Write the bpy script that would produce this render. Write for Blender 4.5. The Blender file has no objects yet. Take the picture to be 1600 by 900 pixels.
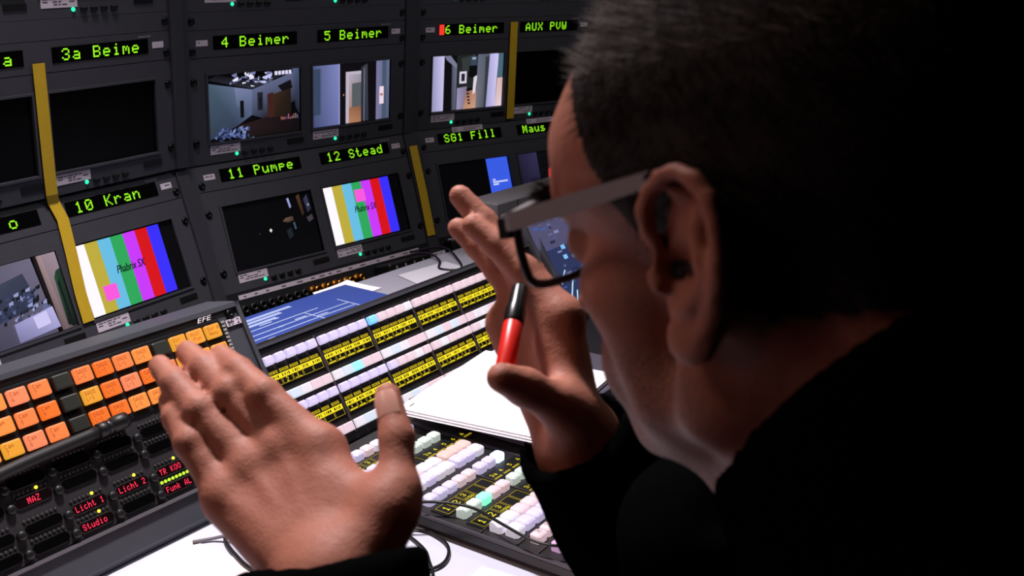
import bpy, math, random
import numpy as np
from mathutils import Vector, Matrix
random.seed(7); RNG = np.random.default_rng(7)
C = bpy.context.scene.collection
SC = bpy.context.scene
R = math.radians

# ------------------------------------------------------------------ camera
CAM = np.array([-1.0067, -1.5549, 1.3833])
FW = np.array([0.7249, 0.6246, -0.2905]); UP = np.array([0.2188, 0.1910, 0.9569])
FW = FW/np.linalg.norm(FW); RT = np.cross(FW, UP); RT /= np.linalg.norm(RT); UP = np.cross(RT, FW)
FPX = 1679.93
cd = bpy.data.cameras.new('camera'); cam = bpy.data.objects.new('camera', cd); C.objects.link(cam)
cd.sensor_width = 36; cd.lens = FPX/1600*36; cd.clip_start = .02; cd.clip_end = 50
m = Matrix.Identity(4)
for i in range(3):
    m[i][0], m[i][1], m[i][2], m[i][3] = RT[i], UP[i], -FW[i], CAM[i]
cam.matrix_world = m
cd.dof.use_dof = True; cd.dof.focus_distance = 1.35; cd.dof.aperture_fstop = 13
SC.camera = cam

def at(x, y, d):
    """point at distance d along the camera axis seen at photograph pixel x, y"""
    return CAM + d*((x-800)/FPX*RT - (y-450)/FPX*UP + FW)

# ------------------------------------------------------------------ world, lights, exposure
w = bpy.data.worlds.new('world'); SC.world = w; w.use_nodes = True
w.node_tree.nodes['Background'].inputs[0].default_value = (.52, .50, .56, 1)
w.node_tree.nodes['Background'].inputs[1].default_value = .062
SC.view_settings.view_transform = 'Standard'; SC.view_settings.look = 'None'
SC.view_settings.gamma = 1; SC.view_settings.use_curve_mapping = False
SC.view_settings.exposure = 0.0

def light(name, kind, loc, target, energy, color, **k):
    ld = bpy.data.lights.new(name, kind); o = bpy.data.objects.new(name, ld); C.objects.link(o)
    ld.energy = energy; ld.color = color
    for a, b in k.items(): setattr(ld, a, b)
    o.location = loc
    o.rotation_euler = (Vector(target)-Vector(loc)).to_track_quat('-Z', 'Y').to_euler()
    return o
# ceiling spot above the desk, pink white
light('ceiling_spot', 'SPOT', (-.28, -.42, 2.35), (-.30, -.80, .75), 165, (1, .93, .96), spot_size=R(80), spot_blend=.85, shadow_soft_size=.10)
# soft fills added overhead, the left one for the hand; low room glow from the left
light('overhead_fill', 'AREA', (-1.25, -.45, 2.3), (-.66, -1.05, 1.1), 3.2, (1, .76, .66), shape='DISK', size=.35)
light('overhead_fill', 'AREA', (.75, -.95, 2.3), (.62, 0, 1.05), 5, (1, .95, .95), shape='DISK', size=.35)  # fill added to brighten the right rack, no known lamp there
light('room_light', 'AREA', (-1.9, -.25, 1.5), (-.6, -1.2, 1.2), 1.7, (1, .50, .46), shape='RECTANGLE', size=.6, size_y=.8)

# ------------------------------------------------------------------ helpers
def lin(c):
    return tuple(((x/255)/12.92 if x/255 <= .04045 else ((x/255+.055)/1.055)**2.4) for x in c)

MATS = {}
def mat(name, rgb, rough=.5, metal=0, emit=None, es=1.0, noise=0, nscale=60, bump=0, bscale=200, spec=.5, trans=0, ior=1.45, coat=0, alpha=1, sss=0):
    if name in MATS: return MATS[name]
    M = bpy.data.materials.new(name); M.use_nodes = True; N = M.node_tree.nodes; Lk = M.node_tree.links
    b = N['Principled BSDF']; c = lin(rgb)
    b.inputs['Base Color'].default_value = (*c, 1); b.inputs['Roughness'].default_value = rough
    b.inputs['Metallic'].default_value = metal; b.inputs['Specular IOR Level'].default_value = spec
    b.inputs['IOR'].default_value = ior; b.inputs['Transmission Weight'].default_value = trans
    b.inputs['Coat Weight'].default_value = coat; b.inputs['Alpha'].default_value = alpha
    if emit is not None:
        b.inputs['Emission Color'].default_value = (*lin(emit), 1); b.inputs['Emission Strength'].default_value = es
    if noise or bump:
        tc = N.new('ShaderNodeTexCoord')
    if noise:
        n = N.new('ShaderNodeTexNoise'); n.inputs['Scale'].default_value = nscale; n.inputs['Detail'].default_value = 5
        Lk.new(tc.outputs['Object'], n.inputs['Vector'])
        mx = N.new('ShaderNodeMix'); mx.data_type = 'RGBA'
        mx.inputs[6].default_value = (*[x*(1-noise) for x in c], 1); mx.inputs[7].default_value = (*[min(1, x*(1+noise)) for x in c], 1)
        Lk.new(n.outputs[0], mx.inputs[0]); Lk.new(mx.outputs[2], b.inputs['Base Color'])
    if bump:
        n2 = N.new('ShaderNodeTexNoise'); n2.inputs['Scale'].default_value = bscale; n2.inputs['Detail'].default_value = 4
        Lk.new(tc.outputs['Object'], n2.inputs['Vector'])
        bp = N.new('ShaderNodeBump'); bp.inputs['Strength'].default_value = bump; bp.inputs['Distance'].default_value = .002
        Lk.new(n2.outputs[0], bp.inputs['Height']); Lk.new(bp.outputs[0], b.inputs['Normal'])
    MATS[name] = M
    return M

def picture_mat(name, strength=1.0):
    """a lit screen: every face gives off its own colour"""
    if name in MATS: return MATS[name]
    M = bpy.data.materials.new(name); M.use_nodes = True; N = M.node_tree.nodes; Lk = M.node_tree.links
    b = N['Principled BSDF']; b.inputs['Base Color'].default_value = (.004, .004, .005, 1); b.inputs['Roughness'].default_value = .25
    a = N.new('ShaderNodeAttribute'); a.attribute_name = 'picture'
    Lk.new(a.outputs['Color'], b.inputs['Emission Color']); b.inputs['Emission Strength'].default_value = strength
    MATS[name] = M
    return M

def Rx(a): return np.array([[1,0,0],[0,math.cos(a),-math.sin(a)],[0,math.sin(a),math.cos(a)]])
def Rz(a): return np.array([[math.cos(a),-math.sin(a),0],[math.sin(a),math.cos(a),0],[0,0,1]])
def frame(yaw, tilt, O, lean=4.0):
    A = Rx(R(lean)) @ Rz(R(yaw)) @ Rx(R(tilt))
    m = Matrix.Identity(4)
    for i in range(3):
        for j in range(3): m[i][j] = A[i][j]
        m[i][3] = O[i]
    return m

class MB:
    """collects faces; build() links them as one mesh object"""
    def __init__(s): s.v=[]; s.f=[]; s.m=[]; s.c=[]
    def add(s, vs, fs, mi=0, col=None):
        o=len(s.v); s.v += [tuple(map(float, v)) for v in vs]; s.f += [tuple(i+o for i in f) for f in fs]
        s.m += [mi]*len(fs); s.c += [col]*len(fs); return s
    def quad(s, x0,y0,x1,y1,z, mi=0, col=None):
        return s.add([(x0,y0,z),(x1,y0,z),(x1,y1,z),(x0,y1,z)], [(0,1,2,3)], mi, col)
    def poly(s, pts, z, mi=0, col=None):
        a = sum(pts[i-1][0]*pts[i][1]-pts[i][0]*pts[i-1][1] for i in range(len(pts)))
        if a < 0: pts = pts[::-1]
        return s.add([(p[0],p[1],z) for p in pts], [tuple(range(len(pts)))], mi, col)
    def box(s, x0,y0,z0,x1,y1,z1, mi=0):
        return s.add([(x0,y0,z0),(x1,y0,z0),(x1,y1,z0),(x0,y1,z0),(x0,y0,z1),(x1,y0,z1),(x1,y1,z1),(x0,y1,z1)],
            [(0,3,2,1),(4,5,6,7),(0,1,5,4),(1,2,6,5),(2,3,7,6),(3,0,4,7)], mi)
    def rbox(s, cx,cy,z0,w,h,d, r=.002, top=.0015, mi=0, dish=0):
        """box with cut corners and a bevelled top edge"""
        def ring(w,h,r,z): return [(cx+a,cy+b,z) for a,b in ((-w/2+r,-h/2),(w/2-r,-h/2),(w/2,-h/2+r),(w/2,h/2-r),(w/2-r,h/2),(-w/2+r,h/2),(-w/2,h/2-r),(-w/2,-h/2+r))]
        vs = ring(w,h,r,z0)+ring(w,h,r,z0+d-top)+ring(w-1.2*top,h-1.2*top,r,z0+d-.35*top)+ring(w-2.6*top,h-2.6*top,r*.8,z0+d)
        fs=[tuple(range(7,-1,-1))]
        for k in range(3):
            for i in range(8):
                j=(i+1)%8; fs.append((k*8+i,k*8+j,k*8+8+j,k*8+8+i))
        vs.append((cx,cy,z0+d-dish)); fs += [(24+i,24+(i+1)%8,32) for i in range(8)]
        return s.add(vs,fs,mi)
    def prism(s, pts, x0, x1, mi=0):
        """profile in (y,z), swept along x"""
        a = sum(pts[i-1][0]*pts[i][1]-pts[i][0]*pts[i-1][1] for i in range(len(pts)))
        if a < 0: pts = pts[::-1]
        n=len(pts); vs=[(x0,*p) for p in pts]+[(x1,*p) for p in pts]
        fs=[tuple(range(n-1,-1,-1)), tuple(range(n,2*n))]+[(i,(i+1)%n,n+(i+1)%n,n+i) for i in range(n)]
        return s.add(vs,fs,mi)
    def slab(s, pts, z0, z1, mi=0):
        a = sum(pts[i-1][0]*pts[i][1]-pts[i][0]*pts[i-1][1] for i in range(len(pts)))
        if a < 0: pts = pts[::-1]
        n=len(pts); vs=[(*p,z0) for p in pts]+[(*p,z1) for p in pts]
        fs=[tuple(range(n-1,-1,-1)), tuple(range(n,2*n))]+[(i,(i+1)%n,n+(i+1)%n,n+i) for i in range(n)]
        return s.add(vs,fs,mi)
    def lathe(s, prof, c=(0,0,0), axis=(0,0,1), n=16, mi=0):
        ax=Vector(axis).normalized(); q=Vector((0,0,1)).rotation_difference(ax); vs=[]; c=Vector(c)
        for r,z in prof:
            for i in range(n):
                t=2*math.pi*i/n; vs.append(tuple(c+q@Vector((r*math.cos(t),r*math.sin(t),z))))
        fs=[]
        for k in range(len(prof)-1):
            for i in range(n):
                j=(i+1)%n; fs.append((k*n+i,k*n+j,k*n+n+j,k*n+n+i))
        fs.append(tuple(range(n-1,-1,-1))); fs.append(tuple((len(prof)-1)*n+i for i in range(n)))
        return s.add(vs,fs,mi)
    def tube(s, pts, r, n=10, mi=0, sub=6):
        P=[Vector(p) for p in pts]
        if sub>1 and len(P)>2:
            Q=[]
            for i in range(len(P)-1):
                a=P[max(i-1,0)];b=P[i];c=P[i+1];d=P[min(i+2,len(P)-1)]
                for k in range(sub):
                    t=k/sub; Q.append(.5*((2*b)+(c-a)*t+(2*a-5*b+4*c-d)*t*t+(3*b-a-3*c+d)*t**3))
            Q.append(P[-1]); P=Q
        rs = r if callable(r) else (lambda t: r)
        vs=[]; up=Vector((.3,.2,1)).normalized(); nrm=None
        for i,p in enumerate(P):
            t=(P[min(i+1,len(P)-1)]-P[max(i-1,0)]).normalized()
            nrm = (up-t*up.dot(t)).normalized() if nrm is None else (nrm-t*nrm.dot(t)).normalized()
            bn=t.cross(nrm); rr=rs(i/(len(P)-1))
            for k in range(n):
                a=2*math.pi*k/n; vs.append(tuple(p+rr*(math.cos(a)*nrm+math.sin(a)*bn)))
        fs=[(i*n+k,i*n+(k+1)%n,(i+1)*n+(k+1)%n,(i+1)*n+k) for i in range(len(P)-1) for k in range(n)]
        fs.append(tuple(range(n-1,-1,-1))); fs.append(tuple((len(P)-1)*n+k for k in range(n)))
        return s.add(vs,fs,mi)
    def text(s, t, x, y, cell, h, z, mi=0, col=None, gw=.72, lean=0):
        """5 by 7 dot characters, left edge x, bottom y"""
        dx=cell*gw/5; dy=h/7
        for k,ch in enumerate(t):
            g=FONT57.get(ch)
            if not g: continue
            for c in range(5):
                r0=None
                for r in range(8):
                    on = r<7 and (g[c]>>r)&1
                    if on and r0 is None: r0=r
                    if not on and r0 is not None:
                        xx=x+k*cell+c*dx; s.quad(xx, y+(7-r)*dy, xx+dx*1.02, y+(7-r0)*dy, z, mi, col); r0=None
        return s
    def mesh(s, name, mats, smooth=False):
        me=bpy.data.meshes.new(name); me.from_pydata(s.v,[],s.f)
        for M in (mats if isinstance(mats,(list,tuple)) else [mats]): me.materials.append(M)
        if any(s.m): me.polygons.foreach_set('material_index', s.m)
        if any(c is not None for c in s.c):
            ca=me.color_attributes.new('picture','FLOAT_COLOR','CORNER'); buf=[]
            for f,c in zip(s.f,s.c):
                c = c or (0,0,0)
                if isinstance(c[0],(tuple,list)):
                    for k in range(len(f)): buf += [*lin(c[k%len(c)]),1]
                else: buf += [*lin(c),1]*len(f)
            ca.data.foreach_set('color', buf)
        if smooth: me.polygons.foreach_set('use_smooth',[True]*len(me.polygons))
        me.update(); return me
    def build(s, name, mats, parent=None, smooth=False, label=None):
        return put(name, s.mesh(name,mats,smooth), parent, label=label)

def put(name, me, parent=None, loc=None, label=None):
    o=bpy.data.objects.new(name, me); C.objects.link(o); o.parent=parent
    if loc is not None: o.location=loc
    if label: o['label']=label
    return o
def tag(o, label, cat, group=None, kind=None):
    if label: o['label']=label
    if cat: o['category']=cat
    if group: o['group']=group
    if kind: o['kind']=kind
    return o
def thing(name, label, cat, M=None, group=None):
    o=bpy.data.objects.new(name,None); C.objects.link(o); o.empty_display_size=.05
    if M is not None: o.matrix_world = M if isinstance(M,Matrix) else Matrix.Translation(Vector(M))
    return tag(o,label,cat,group)
def struct(name, mb, M): 
    o=mb.build(name,M); o['kind']='structure'; return o

FONT57 = {}
for line in """0 3E 51 49 45 3E|1 00 42 7F 40 00|2 42 61 51 49 46|3 22 41 49 49 36|4 18 14 12 7F 10|5 27 45 45 45 39|6 3C 4A 49 49 30|7 01 71 09 05 03|8 36 49 49 49 36|9 06 49 49 29 1E
A 7C 12 11 12 7C|B 7F 49 49 49 36|C 3E 41 41 41 22|D 7F 41 41 41 3E|E 7F 49 49 49 41|F 7F 09 09 09 01|G 3E 41 49 49 3A|H 7F 08 08 08 7F|I 00 41 7F 41 00|K 7F 08 14 22 41|L 7F 40 40 40 40|M 7F 02 1C 02 7F|N 7F 04 08 10 7F
O 3E 41 41 41 3E|P 7F 09 09 09 06|R 7F 09 19 29 46|S 26 49 49 49 32|T 01 01 7F 01 01|U 3F 40 40 40 3F|V 1F 20 40 20 1F|W 3F 40 38 40 3F|X 63 14 08 14 63|Y 03 04 78 04 03|Z 61 51 49 45 43
a 20 54 54 54 78|b 7F 48 44 44 38|c 38 44 44 44 20|d 38 44 44 48 7F|e 38 54 54 54 18|f 08 7E 09 01 02|h 7F 08 04 04 78|i 00 44 7D 40 00|k 7F 10 28 44 00|l 00 41 7F 40 00|m 7C 04 18 04 78|n 7C 08 04 04 78|o 38 44 44 44 38
p 7C 14 14 14 08|r 7C 08 04 04 08|s 48 54 54 54 20|t 04 3F 44 40 20|u 3C 40 40 20 7C|w 3C 40 30 40 3C|x 44 28 10 28 44|- 08 08 08 08 08|/ 20 10 08 04 02|. 00 60 60 00 00|: 00 36 36 00 00""".replace('\n','|').split('|'):
    q=line.split(' '); FONT57[q[0]]=[int(x,16) for x in q[1:]]

_tc={}
def outline_text(t, size, shear=0.0):
    """letters from Blender's own font as flat faces: list of verts and faces"""
    k=(t,size,shear)
    if k in _tc: return _tc[k]
    cu=bpy.data.curves.new('t','FONT'); cu.body=t; cu.size=size; cu.shear=shear; cu.align_x='CENTER'; cu.align_y='CENTER'; cu.resolution_u=3
    ob=bpy.data.objects.new('t',cu); C.objects.link(ob)
    dg=bpy.context.evaluated_depsgraph_get(); me=bpy.data.meshes.new_from_object(ob.evaluated_get(dg))
    vs=[tuple(v.co) for v in me.vertices]; fs=[tuple(p.vertices) for p in me.polygons]
    bpy.data.objects.remove(ob); bpy.data.curves.remove(cu); bpy.data.meshes.remove(me)
    _tc[k]=(vs,fs); return vs,fs
def put_text(mb, t, x, y, size, z, mi=0, col=None, shear=0.0, sx=1.0):
    vs,fs=outline_text(t,size,shear)
    mb.add([(x+v[0]*sx,y+v[1],z) for v in vs],fs,mi,col)
# ------------------------------------------------------------------ materials
RACK=mat('rack paint',(58,58,64),.5,noise=.12,nscale=40,bump=.12,bscale=900)
RACKD=mat('dark rack metal',(26,26,30),.45,noise=.1)
GLASSBLK=mat('black display glass',(5,5,6),.25,spec=.25)
BLACK=mat('black plastic',(12,12,13),.45,bump=.1,bscale=600)
RUBBER=mat('black rubber',(9,9,10),.6)
SCREW=mat('dark screw',(16,16,18),.35,metal=.6)
STICK=mat('sticker paper',(196,184,196),.7,noise=.05)
INK=mat('sticker print',(70,60,75),.7)
GREEN=mat('green display dots',(20,40,5),.5,emit=(150,240,30),es=1.0)
REDTALLY=mat('red tally light',(60,5,5),.5,emit=(255,50,40),es=1.3)
LEDG=mat('green lamp',(10,60,40),.4,emit=(40,245,170),es=1.6)
TAPE=mat('yellow tape',(196,160,32),.55,noise=.08,nscale=120,bump=.15,bscale=500)
PIC=picture_mat('screen picture',1.0)
WHITEDESK=mat('white desk laminate',(206,207,222),.35,noise=.02)
PAPER=mat('white paper',(243,238,243),.75,noise=.015,nscale=8)
PAPERP=mat('pinkish paper',(246,228,232),.75,noise=.015,nscale=8)
GOLD=mat('gold connector',(190,130,50),.28,metal=1)
CABLE=mat('black cable',(12,11,12),.4)

# ------------------------------------------------------------------ the room
struct('floor', MB().box(-3.5,-4,-.05,3.5,1.6,0), mat('dark carpet',(34,32,36),.9,noise=.3,nscale=90,bump=.4,bscale=300))
wm=mat('dark wall paint',(26,25,29),.8,noise=.08)
struct('wall_back', MB().box(-3.5,1.5,0,3.5,1.6,2.7), wm)
struct('wall_right', MB().box(3.4,-4,0,3.5,1.6,2.7), wm)
struct('wall_left', MB().box(-3.5,-4,0,-3.4,1.6,2.7), wm)
struct('wall_front', MB().box(-3.5,-4.1,0,3.5,-4,2.7), wm)
struct('ceiling', MB().box(-3.5,-4,2.7,3.5,1.6,2.75), wm)

def rotz_at(x,y,z,yaw): return Matrix.Translation((x,y,z)) @ Matrix.Rotation(R(yaw),4,'Z')

# the white desk the panels stand on
t=thing('desk','long white desk with the switcher panels and loose papers on it','desk',rotz_at(0,0,0,5))
MB().rbox(-.15,-.640,.722,2.3,.82,.028,.01,.004).build('desktop',WHITEDESK,t)
for x in (-1.2,.92):
    MB().box(x-.03,-.95,0,x+.03,-.3,.722).build('leg',RACKD,t)
# shelf behind the slanted panel
t=thing('ledge','grey-white raised ledge behind the slanted switcher panel','shelf',rotz_at(0,0,.75,5))
MB().rbox(.36,-.305,.085,1.16,.195,.02,.004,.002).build('ledge_top',mat('pale grey laminate',(150,150,160),.5,noise=.04),t)
for x in (-.19,.9): MB().box(x,-.39,0,x+.02,-.22,.085).build('leg',RACKD,t)
# ------------------------------------------------------------------ the monitor wall
U=.4656
FR={'A':(frame(10.594,90,(-.5182,-.1065,1.1916)),frame(10.594,90-20.354,(-.5140,-.1134,.9699))),
    'B':(frame(0,90,(0,0,1.1934)),frame(0,90-20.635,(0,-.0123,.9737))),
    'C':(frame(-8.05,90,(.5346,.0123,1.1909)),frame(-8.05,90-20.543,(.5304,-.0024,.9724)))}
WHERE={'A':'left','B':'middle','C':'right'}
S1=(.0265,.2192); S2=(.2464,.4391); SB,ST=-.1047,.0094
SCREENS={}
def screwm():
    return MB().lathe([(.0062,0),(.0062,.0018),(.005,.0032),(.0022,.0034),(.002,.0022)],n=12).mesh('screw',SCREW,True)
SCREWM=screwm()
BTNM=MB().rbox(0,0,0,.011,.0065,.004,.001,.0008).mesh('button',BLACK)
LEDM=MB().lathe([(.0032,0),(.0032,.001),(.0022,.0024),(.0006,.003)],n=10).mesh('status_lamp',LEDG,True)
def sticker(cx,cy,w,h,z,seed,parent,rot=0,name='asset_sticker'):
    r=random.Random(seed); mb=MB(); mb.box(-w/2,-h/2,z,w/2,h/2,z+.0006,0)
    y=h/2-.003
    while y>-h/2+.003:
        x=-w/2+.003
        while x<w/2-.006:
            l=r.uniform(.003,.010)
            if x+l<w/2-.002 and r.random()<.7: mb.quad(x,y-.0016,x+l,y,z+.0008,1)
            x+=l+.0018
        y-=.0036
    o=mb.build(name,[STICK,INK],parent); o.location=(cx,cy,0); o.rotation_euler=(0,0,rot); return o

def picture(kind, x0,y0,x1,y1, seed=0):
    """coloured polygons of one screen; coordinates run 0..1 with y down"""
    mb=MB(); w=x1-x0; h=y1-y0; lv=[.0004]
    def P(pts,col):
        lv[0]+=.00003
        cols=col
        q=[(x0+a*w, y1-b*h) for a,b in pts]
        ar=sum(q[i-1][0]*q[i][1]-q[i][0]*q[i-1][1] for i in range(len(q)))
        if ar<0:
            q=q[::-1]
            if isinstance(col[0],(tuple,list)): cols=[col[k%len(col)] for k in range(len(q))][::-1]
        mb.add([(a,b,lv[0]) for a,b in q],[tuple(range(len(q)))],0,cols)
    def B(a,b,c,d,col): P([(a,b),(c,b),(c,d),(a,d)],col)
    r=random.Random(str(seed))
    B(0,0,1,1,(3,3,4))
    if kind=='bars':
        e=.872
        for i,c in enumerate([(255,250,255),(190,172,62),(105,190,228),(48,168,92),(202,58,250),(216,20,26),(58,48,252)]): B(i*e/7,.012,(i+1)*e/7,.985,c)
        px,py=seed
        B(px-.065,py-.105,px+.065,py+.105,(250,90,222))
        vs,fs=outline_text('Phabrix SX',.0155,.25); lv[0]+=.0001
        for sh in (-.0003,.0003): mb.add([(x0+.485*w+sh+v[0]*.78,y1-.47*h+v[1]*1.15,lv[0]+sh*.1) for v in vs],fs,0,(8,6,14))
    elif kind=='studio':
        P([(0,.12),(.47,.27),(.46,.66),(.30,.80),(0,.97)],((70,90,108),(104,118,150),(84,98,128),(52,62,84),(44,58,76)))
        P([(.28,.21),(.47,.27),(.46,.62),(.30,.5)],((120,128,166),(112,120,156),(76,90,120),(90,104,134)))
        P([(.47,.27),(.93,.06),(.97,.5),(.60,.74),(.46,.66)],((96,104,136),(92,98,130),(40,42,54),(34,34,42),(60,70,94)))
        P([(0,.07),(.47,.26),(.95,.02),(.9,0),(.5,.16),(.1,.0)],((30,30,38),(44,46,58),(40,42,54),(20,20,26),(26,26,34),(14,14,18)))
        for k in range(34):
            a=r.uniform(.22,.68); b=r.uniform(.0,.2)*(1-abs(a-.45)); l=r.uniform(.02,.09); s=r.choice([(196,200,244),(120,124,170),(236,232,255),(84,88,120)])
            P([(a,b),(a+l,b+r.uniform(-.05,.05)),(a+l*.9,b+.02+r.uniform(-.03,.03)),(a+.01,b+.025)],s)
        for k in range(5): B(.72+k*.04,.02,.75+k*.04,.08,(226,220,250))
        P([(.92,.0),(1,.0),(1,.74),(.95,.60)],((84,94,128),(70,82,112),(34,38,52),(30,32,44)))
        B(.33,.42,.37,.68,(8,9,12)); B(.52,.32,.58,.6,(30,32,42)); B(.545,.40,.56,.58,(12,12,16))
        P([(.63,.36),(.70,.34),(.70,.76),(.63,.72)],(62,32,28)); P([(.70,.37),(.90,.30),(.90,.80),(.70,.78)],((58,40,26),(36,26,20),(24,18,16),(40,28,20)))
        P([(.75,.25),(.9,.17),(.92,.30),(.8,.34)],(16,14,18))
        P([(.30,.80),(.60,.72),(1,.76),(1,1),(.38,1)],((40,24,24),(30,20,22),(16,12,14),(10,9,10),(24,16,16)))
        for k in range(10): B(.78+k*.021,.74+r.uniform(-.03,.03),.79+k*.021,.79,(r.randint(90,190),r.randint(80,150),r.randint(80,150)))
        for k in range(60):
            a=r.uniform(.03,.42); b=r.uniform(.82,.99)+max(0,(a-.3))*.4; c=r.choice([(60,74,120),(96,112,166),(36,42,72),(128,142,190)]); d=r.uniform(.02,.06)
            P([(a,b),(a+d,b-.03),(a+d*.7,b+.035)],c)
    elif kind=='door':
        P([(0,0),(.34,0),(.34,1),(0,1)],((76,84,126),(126,134,190),(110,116,172),(64,74,112))); B(0,.05,.10,.80,(58,70,96)); B(.10,.05,.115,.80,(84,94,130))
        B(.33,0,.345,1,(150,150,200))
        B(.345,0,1,1,(14,12,16)); B(.385,.5,.40,.53,(170,120,90))
        B(.42,.14,.62,1,(190,178,196)); P([(.46,.19),(.62,.19),(.62,1),(.46,1)],((176,168,186),(150,146,164),(120,84,64),(170,116,86)))
        P([(.50,.34),(.62,.33),(.62,.74),(.50,.74)],(86,92,96)); P([(.46,.74),(.62,.73),(.62,1),(.46,1)],((150,104,78),(132,90,68),(170,118,84),(182,128,96)))
        P([(.62,.08),(.70,.03),(.72,1),(.62,.98)],((46,46,54),(66,68,80),(50,54,68),(40,40,50))); B(.655,.1,.665,1,(120,124,146))
        P([(.82,0),(1,0),(1,1),(.82,1)],((120,118,158),(96,104,136),(80,86,112),(126,122,160))); B(.90,.0,.96,1,(70,88,108))
        B(.865,.44,.925,.74,(236,214,226)); B(.875,.56,.915,.6,(180,120,120))
    elif kind=='hall':
        P([(0,0),(.165,0),(.165,1),(0,1)],((150,150,190),(206,200,240),(196,190,232),(140,140,180)))
        B(.165,0,.34,1,(12,11,14)); P([(.27,.1),(.34,.2),(.34,1),(.28,1)],((80,82,100),(110,112,136),(96,98,120),(60,62,76))); P([(.165,0),(.25,0),(.34,.16),(.34,.24),(.2,.08)],(120,122,150))
        B(.34,0,.60,.62,(34,36,36)); P([(.40,.06),(.60,.0),(.60,.3),(.42,.3)],(52,58,58)); B(.38,.30,.48,.52,(214,208,228)); B(.405,.34,.455,.48,(40,34,46))
        P([(.35,.60),(.49,.58),(.46,1),(.35,1)],((150,142,172),(120,112,136),(128,118,146),(160,152,186)))
        P([(.48,.68),(.62,.64),(.64,1),(.44,1)],((150,100,76),(176,128,106),(206,158,136),(188,140,112)))
        for k in range(4): B(.49+.006*k,.70+k*.06,.525+.006*k,.735+k*.06,(40,28,30))
        B(.53,.03,.62,.2,(56,70,86)); B(.55,.05,.60,.09,(160,170,200)); B(.51,.2,.63,.42,(10,10,12))
        P([(.58,.42),(.63,.38),(.61,.70),(.57,.74)],(222,212,226))
        P([(.63,.0),(.80,.0),(.78,1),(.62,1)],((96,104,122),(78,86,98),(62,68,78),(112,112,124))); B(.74,.05,.8,1,(52,56,62))
        P([(.80,0),(.93,0),(.90,1),(.77,1)],((176,172,222),(210,204,244),(200,194,238),(160,156,204)))
        B(.925,0,1,.46,(74,104,120)); P([(.925,.46),(1,.46),(1,1),(.90,1)],((226,190,184),(214,176,170),(236,214,222),(220,196,204)))
    elif kind=='wardrobe':
        P([(.0,.0),(.80,.0),(.84,1),(0,1)],((70,70,86),(112,106,128),(88,82,104),(50,50,66)))
        P([(.20,.30),(.70,.16),(.76,.60),(.24,.72)],((66,74,96),(58,62,80),(44,50,72),(50,56,80)))
        for k in range(120):
            a=r.uniform(.2,.80); b=r.uniform(.36,.72); c=r.choice([(22,24,32),(96,106,150),(60,68,100),(150,156,200),(34,40,56)]); d=r.uniform(.015,.05)
            P([(a,b),(a+d,b-.02),(a+d*.8,b+.03),(a,b+.03)],c)
        P([(.5,.74),(.84,.66),(.86,.94),(.5,.98)],((150,146,196),(186,180,230),(164,160,210),(120,118,160))); P([(.66,.72),(.78,.69),(.79,.86),(.67,.88)],(206,200,244))
        P([(.835,.0),(.875,.0),(.92,1),(.865,1)],((150,128,130),(166,142,142),(120,98,98),(96,80,84)))
        P([(.875,.0),(1,0),(1,1),(.92,1)],((150,130,142),(158,138,150),(90,78,86),(96,84,90)))
        P([(.93,.32),(.96,.24),(1,.22),(1,1),(.925,.95)],((44,78,52),(34,62,44),(30,54,40),(12,16,14),(14,20,18))); P([(.945,.4),(.965,.34),(.975,1),(.95,.98)],(18,26,24))
    elif kind=='dark':
        P([(.45,.50),(.47,.47),(.485,.5),(.47,.535)],(230,222,214)); B(.33,.51,.345,.525,(60,58,66))
        P([(.72,.06),(.745,.05),(.755,.2),(.735,.22)],(150,160,214)); P([(.835,.05),(.875,.02),(.89,.34),(.86,.38)],((84,58,34),(66,44,28),(40,26,18),(60,38,24)))
        P([(.91,.12),(.96,.05),(.98,.3),(.93,.34)],((40,42,64),(58,60,92),(30,32,50),(44,44,64))); B(.945,.2,.965,.24,(140,140,170))
        P([(.62,.40),(.66,.36),(.745,.35),(.75,.42),(.68,.44)],((96,72,56),(110,84,64),(80,62,52),(60,46,40),(50,40,36)))
        P([(.64,.56),(.7,.52),(.71,.66),(.65,.7)],(26,34,42)); P([(.735,.45),(.755,.45),(.76,.56),(.74,.57)],(58,84,96)); P([(.9,.42),(.97,.38),(.98,.46),(.92,.5)],(66,58,66))
    elif kind=='caption':
        B(.685,.0,1,.98,(58,92,228))
        for k in range(3): B(.735,.40+.045*k,.735+(.04,.22,.08)[k],.43+.045*k,(206,216,250))
        for k in range(6): B(.735+k*.032,.745-.004*k,.735+k*.032+.022,.79-.004*k,(226,232,255))
    elif kind=='cartoon':
        P([(0,0),(.30,0),(.34,1),(0,1)],((34,32,56),(50,46,80),(20,18,30),(14,12,20))); B(.30,0,.72,1,(10,9,14)); P([(.60,.05),(.8,0),(.8,.36),(.66,.34)],(150,128,204))
        P([(.45,.36),(.58,.30),(.66,.4),(.64,.62),(.5,.66),(.43,.55)],(236,52,44)); B(.05,.9,.9,1,(60,30,46))
    return mb

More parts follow.
